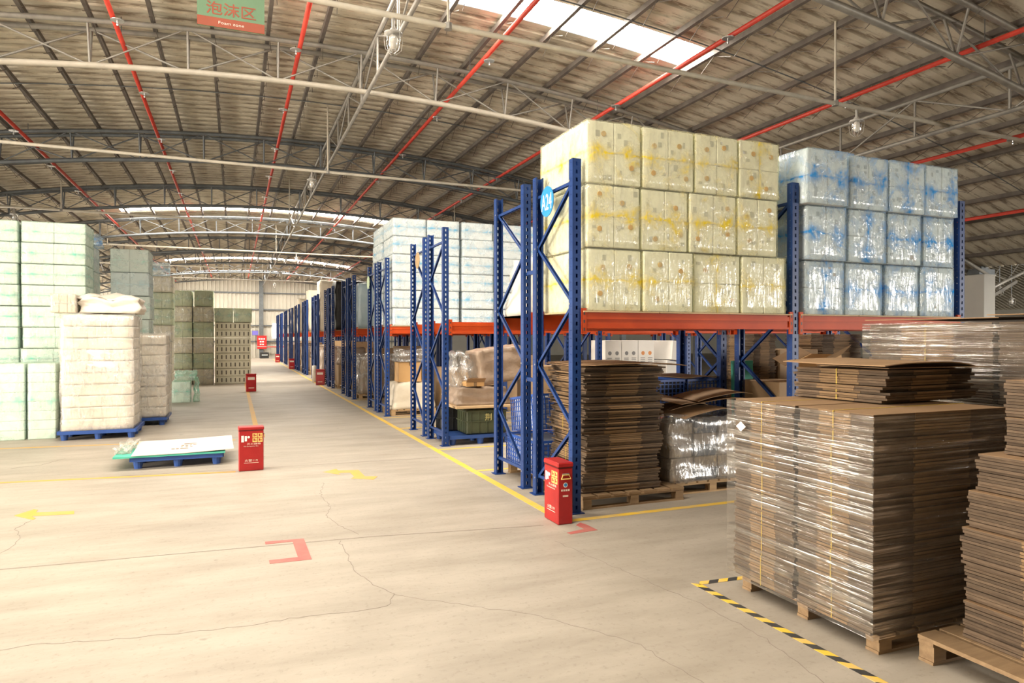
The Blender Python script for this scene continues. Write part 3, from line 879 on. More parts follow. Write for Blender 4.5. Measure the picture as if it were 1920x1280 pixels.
sign_disc('round pale green row sign on the third double row', 5.70 + PITCH * 2 + DEP + 0.25 + 0.75, 2.95, M_signg)
# ------------------------------------------------------------------ left side: green bagged foam, wrapped stacks
def col_stack(prefix, x0, x1, yc, d, tiers, th, n, fmat, bmat, where, colname, group, seed, z0=0.0, jx=0.02, recess=0, plugs=0):
    names = {2: ['bottom', 'top']}
    for k in range(tiers):
        rnd = random.Random(seed * 31 + k)
        layer = 'bottom' if k == 0 else ('top' if k == tiers - 1 else ORD[k] )
        fm = fmat(k) if callable(fmat) else fmat
        pack('foam_pack', '%s, %s layer, %s %s' % (prefix, layer, colname, where), 'foam pack',
             ((x0 + x1) / 2 + rnd.uniform(-jx, jx), yc + rnd.uniform(-.02, .02), z0 + k * th), (x1 - x0 - 0.012, d, th - 0.012), n, fm, bmat, group, seed * 5 + k, recess=recess, plugs=plugs)
# tall green wall at far left
for c, (a, b, nm) in enumerate(((-4.42, -3.44, 'column at the picture edge'), (-3.42, -2.44, 'column by the white stack'))):
    col_stack('pale green bagged foam', a, b, 14.48, 0.76, 10 if c else 10, 0.368, (2, 1, 2), F_grn, M_foam, 'in the tall green wall', nm, 'tall green foam wall', 3 + c)
for c, (a, b) in enumerate(((-3.98, -3.58), (-3.57, -3.14), (-3.12, -2.71))):
    pack('foam_pack', 'upright pale green foam pack standing on the floor, %s from left' % ORD[c], 'foam pack', ((a + b) / 2, 13.50, 0), (b - a - 0.01, 0.64, 1.235), (1, 1, 8), F_grn, M_foam, 'upright green packs', 70 + c)
# blue-green columns behind
col_stack('blue-green bagged foam', -3.1, -2.62, 16.2, 0.8, 7, 0.50, (2, 1, 1), lambda k: F_aqua if k % 3 == 0 else F_mint, M_foam, 'behind the green wall', 'narrow column', 'blue-green columns', 11)
col_stack('blue-green bagged foam', -2.50, -1.74, 17.5, 0.9, 7, 0.515, (2, 1, 1), lambda k: F_aqua if k in (2, 5) else F_mint, M_foam, 'behind the white stacks', 'wide column', 'blue-green columns', 12)
bag('foam_bag', 'blue film bag lying on the narrow blue-green column', 'bag', (-2.86, 16.2, 3.51), (0.62, 0.7, 0.22), F_blu, 31, 0.02)
# grey packs further on
col_stack('grey foam pack', -2.46, -1.83, 24.6, 0.9, 7, 0.515, (2, 1, 1), lambda k: F_grn2 if k in (4, 5) else F_clr, M_foam_g, 'left of the grey block', 'tall column', 'grey foam packs', 13)
bag('foam_bag', 'small white and blue bag on top of the tall grey column', 'bag', (-2.2, 24.6, 3.62), (0.5, 0.6, 0.42), F_blu3, 32, 0.02)
for c, (a, b, nt_, nm) in enumerate(((-2.02, -1.38, 6, 'left column'), (-1.37, -0.70, 5, 'middle column'))):
    col_stack('greenish-grey foam pack', a, b, 27.0, 0.85, nt_, 0.553, (2, 1, 1), (lambda k: F_grn2 if k in (1, 3, 5) else F_clr), M_foam_g, 'of the grey block', nm, 'grey foam packs', 15 + c, jx=0.002)
pack('foam_pack', 'green and blue bagged pack alone on top of the grey block', 'foam pack', (-1.02, 27.05, 2.77), (0.62, 0.8, 0.56), (1, 1, 1), F_grn2, M_foam_g, None, 90)
M_slot = pm('dark_slot', (0.16, 0.14, 0.10), (0.12, 0.10, 0.08), 9, 0.8, 0.0)
SLOT = MB().box(-0.02, 0.02, -0.004, 0.004, -0.07, 0.07).mesh('hand_slot', M_slot)
for k in range(4):
    t = thing('foam_tray_block', 'slotted grey moulded tray block, %s layer at the aisle end of the grey block' % ('bottom', 'second', 'third', 'fourth')[k], 'tray block', (-0.06, 27.0, 0.553 * k), 0, 'slotted grey tray blocks')
    for j in range(2):
        b = bbox_obj('tray', 1.20, 0.85, 0.268, M_foam_g, t, (0, 0, 0.273 * j), r=0.015)
        for i in range(8): put('hand_slot', SLOT, b, (-0.52 + 0.148 * i, -0.425, 0.135))
for i in range(2):
    pack('foam_pack', 'green bagged foam pack capping the aisle end of the grey block, %s' % ('left', 'right')[i], 'foam pack', (-0.37 + 0.64 * i, 27.0, 2.216), (0.62, 0.85, 0.5), (1, 1, 1), F_grn2, M_foam_g, 'green caps of the grey block', 95 + i)
# loose green packs on the floor
pack('foam_pack', 'loose green foam box standing on the floor before the grey block', 'foam pack', (-1.27, 19.5, 0), (0.44, 0.45, 0.53), (1, 1, 2), F_grn, M_foam, None, 101)
bag('foam_bag', 'crumpled green bag dropped on the loose green foam box', 'bag', (-1.17, 19.5, 0.545), (0.46, 0.42, 0.24), F_grn, 33, 0.035)
bag('plastic_sheet', 'limp pale green film hanging beside the loose green foam box', 'film', (-0.92, 19.5, 0.0), (0.12, 0.3, 0.62), F_grn, 34, 0.03, taper=0.5)

# ------------------------------------------------------------------ pallets
M_bplast = pm('blue_pallet_plastic', (0.035, 0.10, 0.36), (0.025, 0.075, 0.28), 4, 0.45, 0.05)
PF = MB().lathe([(0.045, 0), (0.062, 0.105)], 12).mesh('pallet_foot', M_bplast, False)
def plastic_pallet(label, cx, cy, w, d, rz=0.0, h=0.15):
    t = thing('plastic_pallet', label, 'pallet', (cx, cy, 0), rz, 'blue plastic pallets')
    dk = MB().box(-w / 2, w / 2, -d / 2, d / 2, h - 0.045, h - 0.012)
    dk.build('deck', M_bplast, t)
    for s in (-1, 1):
        MB().box(-w / 2, w / 2, s * (d / 2) - 0.014, s * (d / 2) + 0.014, h - 0.055, h).build('rim', M_bplast, t)
        MB().box(s * (w / 2) - 0.014, s * (w / 2) + 0.014, -d / 2, d / 2, h - 0.055, h).build('rim', M_bplast, t)
    for i in (-1, 0, 1):
        for j in (-1, 0, 1): put('foot', PF, t, (i * (w / 2 - 0.075), j * (d / 2 - 0.075), 0))
    return t
BRD = {}
def wood_pallet(label, cx, cy, w, d, rz=0.0, h=0.13, nb=7, mat=None):
    t = thing('wooden_pallet', label, 'pallet', (cx, cy, 0), rz, 'wooden pallets')
    def b(nm, x0, x1, y0, y1, z0, z1): MB().box(x0, x1, y0, y1, z0, z1).build(nm, mat or M_wood, t)
    bw = w / (nb * 1.25 - 0.25)
    for i in range(nb):
        x = -w / 2 + i * bw * 1.25
        b('top_board', x, x + bw, -d / 2, d / 2, h - 0.02, h)
    for j in (-1, 0, 1):
        y = j * (d / 2 - 0.045)
        b('bearer', -w / 2, w / 2, y - 0.04, y + 0.04, h - 0.038, h - 0.0205)
        for i in (-1, 0, 1):
            x = i * (w / 2 - 0.05)
            b('block', x - 0.045, x + 0.045, y - 0.04, y + 0.04, 0.016, h - 0.0385)
        b('bottom_board', -w / 2, w / 2, y - 0.04, y + 0.04, 0.0, 0.0155)
    return t
# white wrapped stacks on blue pallets
def wrapped_stack(label, cx, cy, w, d, z0, tiers, th, mat, seed, cols=3):
    t = thing('wrapped_stack', label, 'stack', (cx, cy, z0))
    rnd = random.Random(seed)
    for k in range(tiers):
        ww = w / cols
        for i in range(cols):
            me = lumpy_box('bundle', ww - 0.012, d - rnd.uniform(0, 0.05), th - 0.008, mat, seed * 50 + k * 5 + i, 0.006, 5)
            put('bundle', me, t, (-w / 2 + ww * (i + .5) + rnd.uniform(-.006, .006), rnd.uniform(-.02, .02), k * th))
    put('wrap', lumpy_box('wrap', w + 0.03, d + 0.03, tiers * th + 0.012, F_clr, seed, 0.012, 14), t)
    return t
plastic_pallet('blue plastic pallet under the front white wrapped stack', -2.07, 13.33, 1.10, 1.05)
wrapped_stack('white wrapped foam stack on a blue pallet, the one in front', -2.07, 13.33, 1.02, 0.96, 0.15, 10, 0.188, M_white, 41, 1)
plastic_pallet('blue plastic pallet under the rear white wrapped stack', -1.76, 14.95, 1.10, 1.05)
wrapped_stack('white wrapped foam stack on a blue pallet, standing behind the front one', -1.72, 14.95, 1.02, 0.98, 0.15, 8, 0.196, M_white, 42, 1)
bag('foam_sack', 'big pale sack heaped on the front white wrapped stack', 'sack', (-1.92, 13.38, 2.06), (0.86, 0.8, 0.32), M_white, 43, 0.035, sag=0.25, n=10)
pack('foam_pack', 'beige foam block jutting left from the front white wrapped stack', 'foam pack', (-2.56, 13.15, 2.055), (0.36, 0.5, 0.30), (3, 1, 2), F_clr, M_cream, None, 104)

# low pallet with foam sheets
plastic_pallet('low blue plastic pallet carrying flat foam sheets on the open floor', -0.68, 10.18, 1.06, 0.98)
M_teal = pm('teal_foam', (0.10, 0.56, 0.42), (0.08, 0.48, 0.36), 5, 0.6, 0.1)
M_sheet = pm('white_card_sheet', (0.86, 0.82, 0.74), (0.82, 0.78, 0.70), 3, 0.5, 0.05)
M_brownp = pm('brown_print', (0.32, 0.20, 0.10), (0.28, 0.17, 0.08), 9, 0.7, 0.0)
def bent_sheet(name, w, d, th, mat, parent, loc, bendfun, rz=0.0, n=10):
    mb = MB(); n1 = n + 1
    for top in (0, 1):
        for i in range(n1):
            for j in range(n1):
                x, y = -w / 2 + w * i / n, -d / 2 + d * j / n
                mb.v.append((x, y, bendfun(x / w, y / d) + (th if top else 0)))
    N = n1 * n1
    for i in range(n):
        for j in range(n):
            a, b, c, e = i * n1 + j, (i + 1) * n1 + j, (i + 1) * n1 + j + 1, i * n1 + j + 1
            mb.f += [(a, e, c, b), (N + a, N + b, N + c, N + e)]; mb.mi += [0, 0]
    for i in range(n):
        for (a, b) in ((i * n1, (i + 1) * n1), ((i + 1) * n1 + n, i * n1 + n), (i + 1, i), (n * n1 + i, n * n1 + i + 1)):
            mb.f.append((a, b, N + b, N + a)); mb.mi.append(0)
    return mb.build(name, mat, parent, loc, (0, 0, rz))
t = tag(bent_sheet('foam_sheet', 1.28, 1.02, 0.022, M_teal, None, (-0.76, 10.15, 0.152), lambda u, v: 0.0), 'teal foam sheet on the low blue pallet, under the white sheet', 'sheet')
rg = bag('plastic_sheet', 'crumpled clear film at the left edge of the low pallet', 'film', (-1.32, 10.25, 0.176), (0.16, 0.75, 0.07), F_clr, 45, 0.03)
t = thing('card_sheet', 'white printed sheet lying on the teal foam sheet', 'sheet', (-0.62, 10.16, 0.178), 0.03)
bent_sheet('sheet', 1.18, 1.06, 0.008, M_sheet, t, (0, 0, 0.001), lambda u, v: 0.055 * max(0, v + 0.2) ** 1.5 + 0.03 * max(0, u) * 1.2)
for r_, (x0, marks) in enumerate(((0.06, ((0, 0.20),)), (0.03, ((0, 0.035), (0.05, 0.085), (0.105, 0.13), (0.145, 0.195))), (0.03, ((0, 0.02), (0.055, 0.085), (0.11, 0.14))), (-0.08, ((0, 0.04), (0.055, 0.09), (0.105, 0.20))))):
    for m0, m1 in marks:
        MB().box(x0 - 0.08 + m0, x0 - 0.08 + m1, -0.022, 0.022, 0, 0.0008).build('printed_mark', M_brownp, t, (0, 0.16 - 0.11 * r_, 0.0125 + 0.055 * max(0, 0.35 - 0.104 * r_) ** 1.5), (0.02, 0, 0))

# ------------------------------------------------------------------ red extinguisher boxes
M_xred = pm('red_extinguisher_box', (0.46, 0.018, 0.018), (0.36, 0.013, 0.015), 5, 0.35, 0.05)
M_xdark = pm('dark_seam', (0.10, 0.02, 0.02), (0.08, 0.015, 0.015), 9, 0.6, 0.0)
M_icon = pm('yellow_icon_panel', (0.85, 0.62, 0.20), (0.78, 0.54, 0.16), 9, 0.5, 0.0)
M_pale = pm('pale_print', (0.85, 0.72, 0.62), (0.80, 0.66, 0.56), 9, 0.5, 0.0)
XB = {}
def ext_box(label, x, y, rz=0.0, full=True, tilt=0.0):
    """text face towards local -y, end face with the grip towards local +x"""
    w, d, h = 0.29, 0.145, 0.50
    t = thing('extinguisher_box', label, 'extinguisher box', (x, y, 0), rz, 'red fire extinguisher boxes', (tilt, 0, rz))
    bbox_obj('body', w, d, h, M_xred, t, r=0.008)
    l = bbox_obj('lid', w + 0.012, d + 0.012, 0.045, M_xred, t, (0, 0, h + 0.003), r=0.010)
    if not full:
        mb = MB().box(-0.10, 0.10, -d / 2 - 0.002, -d / 2 + 0.002, 0.36, 0.44); mb.build('icon_label', M_pale, t)
        MB().box(-0.08, 0.08, -d / 2 - 0.002, -d / 2 + 0.002, 0.10, 0.125).build('lettering', M_pale, t)
        return t
    MB().box(-w / 2 - 0.001, w / 2 + 0.001, -d / 2 - 0.001, d / 2 + 0.001, h - 0.002, h + 0.004).build('lid_seam', M_xdark, t)
    for i in range(2):
        for j in range(2):
            f = MB().box(0.015 + 0.062 * i, 0.070 + 0.062 * i, -d / 2 - 0.002, -d / 2 + 0.001, 0.355 + 0.058 * j, 0.406 + 0.058 * j).build('icon_panel', M_icon, t)
            MB().box(0.027 + 0.062 * i, 0.040 + 0.062 * i, -d / 2 - 0.0035, -d / 2, 0.368 + 0.058 * j, 0.398 + 0.058 * j).build('pictogram', M_xred, f)
            MB().box(0.045 + 0.062 * i, 0.060 + 0.062 * i, -d / 2 - 0.0035, -d / 2, 0.374 + 0.058 * j, 0.384 + 0.058 * j).build('pictogram', M_xred, f)
    MB().tube([(-0.105, 0, 0.36), (-0.105, 0, 0.44)], 0.001, 4)
    p = MB(); p.box(-0.115, -0.085, -d / 2 - 0.002, -d / 2 + 0.001, 0.36, 0.44); p.build('extinguisher_icon', M_wht, t)
    p = MB(); p.box(-0.075, -0.050, -d / 2 - 0.002, -d / 2 + 0.001, 0.37, 0.435); p.build('extinguisher_icon', M_wht, t)
    p = MB(); p.lathe([(0.015, 0), (0.015, 0.003)], 12); p.build('hose_icon', M_wht, t, (-0.03, -d / 2 + 0.001, 0.42), (PI / 2, 0, 0))
    R = (PI / 2, 0, 0)
    put('lettering', text_mesh('灭火器箱', 0.16, 0.022, M_pale), t, (0.03, -d / 2 - 0.001, 0.335), R)
    put('lettering', text_mesh('Fire Extinguisher Box', 0.17, 0.016, M_pale), t, (0.0, -d / 2 - 0.001, 0.305), R)
    put('lettering', text_mesh('火警119', 0.15, 0.032, M_pale), t, (0.0, -d / 2 - 0.001, 0.13), R)
    MB().box(-0.085, 0.085, -d / 2 - 0.0015, -d / 2 + 0.001, 0.098, 0.103).build('rule', M_pale, t)
    MB().tube([(w / 2 + 0.012, -0.045, 0.405), (w / 2 + 0.014, 0.045, 0.405), (w / 2 + 0.01, 0.03, 0.44), (w / 2 + 0.01, -0.03, 0.44), (w / 2 + 0.012, -0.045, 0.405)], 0.005, 6).build('grip', M_icon, t)
    MB().box(w / 2 - 0.001, w / 2 + 0.012, -0.032, 0.032, 0.436, 0.452).build('grip_bracket', M_steel, t)
    RE = (PI / 2, 0, PI / 2)
    MB().lathe([(0.022, 0), (0.022, 0.0015)], 16).build('emblem', M_wht, t, (w / 2, 0, 0.35), (0, PI / 2, 0))
    MB().lathe([(0.015, 0), (0.015, 0.0022)], 16).build('emblem_core', M_signb, t, (w / 2, 0, 0.35), (0, PI / 2, 0))
    for q in range(4): MB().box(w / 2 - 0.001, w / 2 + 0.0012, -0.042 + 0.022 * q, -0.026 + 0.022 * q, 0.295, 0.312).build('printed_mark', M_pale, t)
    MB().box(w / 2 - 0.001, w / 2 + 0.0012, -0.026, 0.026, 0.245, 0.26).build('printed_mark', M_pale, t)
    return t
ext_box('red extinguisher box standing at the foot of the A24 upright', 2.705, 5.55, -PI / 2)
ext_box('red extinguisher box on open floor beside the low blue pallet', 0.185, 9.13, 0.02)
ext_box('red extinguisher box at the aisle corner of the grey foam block', 0.46, 22.5, 0.1, False)
ext_box('red extinguisher box leaning by the fifth double rack row', 2.78, 24.7, -0.3, False, -0.0)
ext_box('red extinguisher box by the eighth double rack row', 2.80, 38.0, 0.0, False)
ext_box('red extinguisher box furthest down the aisle, near the end wall', 2.66, 48.4, 0.0, False)
tag(MB().tube([(0, 0, 0), (0, 0, 0.62)], 0.07, 14).build('film_roll', M_white, None, (2.72, 26.2, 0), smooth=True), 'white roll of film standing beside the leaning red box', 'roll')

# ------------------------------------------------------------------ flat carton bundles
M_card = pm('kraft_cardboard', (0.40, 0.25, 0.135), (0.32, 0.195, 0.10), 3, 0.75, 0.12, island=0.22)
M_cedge = pm('corrugated_edge', (0.19, 0.13, 0.083), (0.135, 0.09, 0.057), 14, 0.85, 0.3, island=0.45, stretch=(1, 1, 4))
M_ctan = pm('folded_carton_edge', (0.36, 0.225, 0.115), (0.29, 0.18, 0.09), 10, 0.8, 0.15, island=0.35, stretch=(1, 1, 4))
M_strap = pm('yellow_strap', (0.75, 0.55, 0.08), (0.65, 0.46, 0.06), 9, 0.5, 0.0)
def bundle_mesh(w, d, h, ns, seed, tab=0.42, jit=0.006, axis='x'):
    """ns flat cartons; middle of each edge is the folded lip (lighter), the ends open flutes"""
    rnd = random.Random(seed); mb = MB(); th = h / ns
    for k in range(ns):
        dx, dy = rnd.uniform(-jit, jit), rnd.uniform(-jit, jit)
        z0, z1 = k * th + 0.001, (k + 1) * th - 0.0012
        ww, dd = w / 2 + rnd.uniform(-jit, jit), d / 2 + rnd.uniform(-jit, jit)
        ty, tx = d * tab / 2, w * tab / 2
        top = 2 if k == ns - 1 else 1
        mb.box(-ww + dx, ww + dx, -dd + dy, dd + dy, z0, z1 if k < ns - 1 else z1 - 0.002, 1)
        e = 0.002
        mb.box(-ww + dx - e, ww + dx + e, -ty + dy, ty + dy, z0 + 0.0005, z1 - 0.0005, 2)
        mb.box(-tx + dx, tx + dx, -dd + dy - e, dd + dy + e, z0 + 0.0005, z1 - 0.0005, 2)
        if k == ns - 1: mb.box(-ww + dx, ww + dx, -dd + dy, dd + dy, z1 - 0.0015, z1 + 0.0005, 0)
    return mb.mesh('cartons', [M_card, M_cedge, M_ctan])
def bundle(label, x, y, z, w, d, h, seed, ns=10, rz=0.0, group='bundles of flat cartons', strap='xy', jit=0.006):
    t = thing('carton_bundle', label, 'carton bundle', (x, y, z), rz, group)
    key = ('bun', round(w, 3), round(d, 3), round(h, 3), ns, seed % 5, jit)
    if key not in CACHE: CACHE[key] = bundle_mesh(w, d, h, ns, seed % 5 + 1, jit=jit)
    stuff(put('cartons', CACHE[key], t))
    if strap:
        s = 0.004 + jit
        mb = MB(); mb.box(-w / 2 - s - 0.002, -w / 2 - s, -0.0025, 0.0025, 0.002, h); mb.box(w / 2 + s, w / 2 + s + 0.002, -0.0025, 0.0025, 0.002, h); mb.box(-w / 2 - s, w / 2 + s, -0.004, 0.004, h - 0.0005, h + 0.001)
        mb.build('strap', M_strap, t)
    return t
S_film = stretch_film('stretch_wrap', 0.8)
S_film2 = stretch_film('stretch_wrap_level', 0.8, 0.02)
def film_sleeve(label, cx, cy, z0, w, d, h, mat, seed, rz=0.0, bulge=0.006):
    """open sleeve of stretch wrap around a stack"""
    rnd = random.Random(seed); mb = MB(); nz = 26; per = []
    nx, ny = 14, 12
    for i in range(nx): per.append((-w / 2 + w * i / nx, -d / 2))
    for j in range(ny): per.append((w / 2, -d / 2 + d * j / ny))
    for i in range(nx): per.append((w / 2 - w * i / nx, d / 2))
    for j in range(ny): per.append((-w / 2, d / 2 - d * j / ny))
    n = len(per)
    for k in range(nz + 1):
        for p in per:
            s = 1 + rnd.uniform(0, bulge)
            mb.v.append((p[0] * s, p[1] * s, h * k / nz))
    for k in range(nz):
        for i in range(n):
            j = (i + 1) % n
            mb.f.append((k * n + i, k * n + j, (k + 1) * n + j, (k + 1) * n + i)); mb.mi.append(0)
    o = mb.build('stretch_wrap', mat, None, (cx, cy, z0), (0, 0, rz))
    return tag(o, label, 'plastic wrap')
def sheet_top(label, x, y, z, w, d, rz, bend=0.03, mat=None, th=0.006):
    o = bent_sheet('cardboard_sheet', w, d, th, mat or M_card, None, (x, y, z), lambda u, v: -bend * (abs(u) * 2) ** 3 * (1 if u > 0 else 0.4) + bend * 0.4 * max(0, v), rz)
    return tag(o, label, 'cardboard')

# near big stack: six layers of two bundles inside stretch wrap
wood_pallet('wooden pallet under the big wrapped carton stack', 3.60, 3.08, 1.0, 1.04, h=0.10, mat=M_wood_old)
for k in range(6):
    for j in range(2):
        rnd = random.Random(k * 3 + j)
        bundle('flat carton bundle in the big wrapped stack, %s layer, %s half' % (['bottom', 'second', 'third', 'fourth', 'fifth', 'top'][k], ('near', 'far')[j]),
               3.575 + rnd.uniform(-.008, .008), 2.82 + 0.535 * j + rnd.uniform(-.004, .004), 0.102 + 0.192 * k, 1.04, 0.508, 0.189, k * 2 + j, 12, group='bundles in the big wrapped stack')
film_sleeve('clear stretch wrap around the big carton stack', 3.575, 3.088, 0.10, 1.115, 1.115, 1.145, S_film, 5)
tag(MB().poly([(-0.045, 0.0), (0.0, -0.03), (0.045, 0.005), (0.0, 0.035)], 0, 0.001).build('paper_tag', M_wht, None, (3.005, 3.50, 1.08), (PI / 2, 0, -PI / 2)), 'small white paper tag stuck on the big wrapped stack', 'tag')
for i, (x, y, rz) in enumerate(((4.0, 3.28, 0.06),)):
    for k in range(2):
        bundle('loose flat carton bundle lying on the big wrapped stack, %s one' % ('lower', 'upper')[k], x - 0.015 * k, y, 1.258 + 0.10 * k, 0.86, 0.66, 0.096, 40 + k, 6, rz + 0.03 * k, 'loose bundles on the big stack', jit=0.014)
sheet_top('creased cardboard sheet topping the loose bundles on the big stack', 3.92, 3.25, 1.497, 0.95, 0.72, 0.10, 0.035)
sheet_top('second cardboard sheet under the creased one on the big stack', 4.10, 3.20, 1.466, 0.9, 0.6, -0.08, 0.006, th=0.004)
# right edge stack
wood_pallet('wooden pallet jutting out under the carton stack at the right edge', 3.80, 1.93, 1.10, 1.06, mat=M_wood_old)
offs = [(0, 0), (0.01, 0.0), (-0.012, 0.005), (0.02, -0.005), (0.055, -0.03), (0.16, -0.10), (0.17, -0.09)]
for k in range(7):
    bundle('flat carton bundle in the stack at the right edge, %s layer' % ['bottom', 'second', 'third', 'fourth', 'fifth', 'sixth', 'top'][k],
           3.94 + offs[k][0], 1.86 + offs[k][1], 0.132 + 0.187 * k, 1.0, 0.98, 0.184, 50 + k, 12, group='bundles in the right edge stack', strap=None)
# tall wrapped stack behind
wood_pallet('wooden pallet under the tall wrapped stack at right', 5.41, 2.99, 1.44, 1.98)
for k in range(8):
    for j in range(2):
        bundle('flat carton bundle in the tall wrapped stack at right, %s layer, %s half' % (ORD[k], ('near', 'far')[j]), 5.41, 2.50 + 0.99 * j, 0.132 + 0.203 * k, 1.44, 0.95, 0.2, 60 + k + j, 12, group='bundles in the tall wrapped stack')
film_sleeve('clear stretch wrap around the tall carton stack at right', 5.41, 2.995, 0.2, 1.50, 2.02, 1.565, S_film2, 8)
sheet_top('cardboard sheet over the far half of the tall wrapped stack', 5.36, 3.50, 1.79, 1.4, 1.0, 0.04, 0.02)
sheet_top('cardboard sheet over the near half of the tall wrapped stack', 5.30, 2.48, 1.80, 1.45, 0.98, -0.03, 0.012)
# rough stack in the rack bay
wood_pallet('wooden pallet under the rough carton stack in the rack', 3.66, 6.28, 1.16, 1.0, mat=M_wood_old)
zz = 0.132
hs = [0.20, 0.20, 0.17, 0.15, 0.15, 0.13, 0.13, 0.10]
for k, h in enumerate(hs):
    rnd = random.Random(k + 200)
    bundle('flat carton bundle in the rough stack inside the nearest rack, %s from bottom' % ORD[k], 3.60 + rnd.uniform(-.03, .03), 6.27 + rnd.uniform(-.02, .02), zz, 0.86 + rnd.uniform(-.03, .03), 0.78, h - 0.003, 70 + k, max(6, int(h / 0.0155)), rnd.uniform(-.03, .03), 'bundles in the rough stack', strap='xy' if k < 4 else None, jit=0.012 + 0.003 * k)
    zz += h
sheet_top('wide cardboard sheet capping the rough carton stack', 3.72, 6.25, zz + 0.03, 1.12, 0.92, 0.08, 0.03)
sheet_top('lower cardboard sheet on the rough carton stack', 3.55, 6.30, zz + 0.012, 0.9, 0.86, -0.1, 0.01)
# wrapped heap of small boxes beside it
wood_pallet('wooden pallet under the wrapped heap of small boxes', 4.76, 6.42, 0.96, 0.9)
M_gbox = pm('grey_brown_box', (0.34, 0.26, 0.19), (0.26, 0.20, 0.14), 4, 0.7, 0.15)
M_dbox = pm('dark_printed_box', (0.06, 0.07, 0.10), (0.04, 0.05, 0.07), 4, 0.6, 0.1)
for k in range(5):
    for i in range(3):
        for j in range(2):
            if j == 1 and i == 1: continue
            rnd = random.Random(k * 7 + i * 3 + j)
            tag(bbox_obj('small_carton', 0.29, 0.34, 0.118, M_dbox if (i == 1 and k % 2 == 0) else M_gbox, None, (4.38 + 0.315 * i + rnd.uniform(-.01, .01), 6.19 + 0.40 * j + rnd.uniform(-.015, .015), 0.132 + 0.124 * k), (0, 0, rnd.uniform(-.03, .03)), r=0.006),
                'small carton in the wrapped heap, %s layer, %s %s' % (['bottom', 'second', 'third', 'fourth', 'top'][k], ('left', 'middle', 'right')[i], ('front', 'back')[j]), 'carton', 'small cartons in the wrapped heap')
F_crumple = film('crumpled_clear_film', (0.93, 0.93, 0.92), (0.72, 0.70, 0.68), 0.10, 0.4, 0.42)
bag('plastic_wrap', 'crumpled clear wrap over the heap of small boxes', 'plastic wrap', (4.72, 6.40, 0.135), (1.06, 0.90, 0.69), F_crumple, 46, 0.03, n=12)
for i, (x, y, z, w, d, rz, tx, ty) in enumerate(((4.66, 6.25, 0.88, 0.8, 0.6, 0.2, 0.05, -0.10), (4.86, 6.35, 0.94, 0.9, 0.6, -0.25, -0.06, -0.16), (4.56, 6.42, 0.97, 0.7, 0.6, 0.45, 0.12, 0.08), (5.0, 6.3, 1.03, 0.72, 0.5, -0.05, 0.02, -0.13))):
    o = sheet_top('discarded cardboard flap on the wrapped heap, %s from bottom' % ORD[i], x, y, z, w, d, rz, 0.05)
    o.rotation_euler = (tx, ty, rz)
# ------------------------------------------------------------------ crates
M_crate = pm('blue_crate_plastic', (0.04, 0.13, 0.52), (0.03, 0.10, 0.42), 5, 0.4, 0.04)
M_crate_g = pm('dark_green_crate_plastic', (0.085, 0.10, 0.055), (0.065, 0.08, 0.045), 5, 0.5, 0.05)
M_crate_k = pm('black_crate_plastic', (0.02, 0.02, 0.022), (0.03, 0.03, 0.03), 5, 0.5, 0.05)
def lattice(w, h, mat, cell=0.055, bar=0.011):
    key = ('lat', round(w, 3), round(h, 3), mat.name)
    if key not in CACHE:
        mb = MB(); n = max(2, round(w / cell)); m = max(2, round(h / cell))
        for i in range(n + 1): x = -w / 2 + w * i / n; mb.box(x - bar / 2, x + bar / 2, -0.006, 0.006, 0, h)
        for j in range(m + 1): z = h * j / m; mb.box(-w / 2, w / 2, -0.005, 0.005, max(0, z - bar / 2), min(h, z + bar / 2))
        CACHE[key] = mb.mesh('side', mat)
    return CACHE[key]
def crate(label, x, y, z, w, d, h, mat, rz=0.0, rot=None, fill=None, group='lattice crates'):
    t = thing('crate', label, 'crate', (x, y, z), rz, group, rot)
    for s, r in ((-1, 0), (1, 0)): stuff(put('lattice_side', lattice(w, h, mat), t, (0, s * d / 2, 0)))
    for s in (-1, 1): stuff(put('lattice_side', lattice(d, h, mat), t, (s * w / 2, 0, 0), (0, 0, PI / 2)))
    MB().box(-w / 2, w / 2, -d / 2, d / 2, 0, 0.008).build('base', mat, t)
    for s in (-1, 1):
        MB().box(-w / 2 - 0.012, w / 2 + 0.012, s * d / 2 - 0.012, s * d / 2 + 0.012, h - 0.022, h + 0.004).build('rim', mat, t)
        MB().box(s * w / 2 - 0.012, s * w / 2 + 0.012, -d / 2, d / 2, h - 0.022, h + 0.004).build('rim', mat, t)
    if fill: bbox_obj('contents', w - 0.05, d - 0.05, h - 0.03, fill, t, (0, 0, 0.009), r=0.02)['label'] = 'pale goods inside the crate'
    return t
yR2 = 5.70 + DEP + 0.25
wood_pallet('wooden pallet under the blue crates behind the A24 frame', 3.66, yR2 + 0.47, 1.1, 0.92)
crate('large blue lattice crate on the pallet behind the A24 frame, at the aisle side', 3.36, yR2 + 0.47, 0.132, 0.56, 0.84, 0.36, M_crate, fill=M_foam, group='blue lattice crates')
crate('large blue lattice crate on the pallet behind the A24 frame, inner side', 3.95, yR2 + 0.47, 0.132, 0.56, 0.84, 0.36, M_crate, fill=M_foam, group='blue lattice crates')
crate('tilted blue lattice crate atop the others behind the A24 frame', 3.40, yR2 + 0.50, 0.565, 0.50, 0.72, 0.40, M_crate, rot=(-0.14, 0.0, 0.02), fill=M_foam, group='blue lattice crates')
for i in range(2):
    for k in range(3):
        crate('blue lattice crate in the middle of the back rack, %s stack, %s tier' % (('left', 'right')[i], ('bottom', 'middle', 'top')[k]), 4.82 + 0.56 * i, yR2 + 0.36, 0.0 + 0.385 * k, 0.50, 0.62, 0.37, M_crate, fill=M_foam if i else M_crate_k, group='blue lattice crates')
sheet_top('cardboard sheet lying over the right stack of blue crates', 5.36, yR2 + 0.36, 1.17, 0.66, 0.7, 0.1, 0.03)
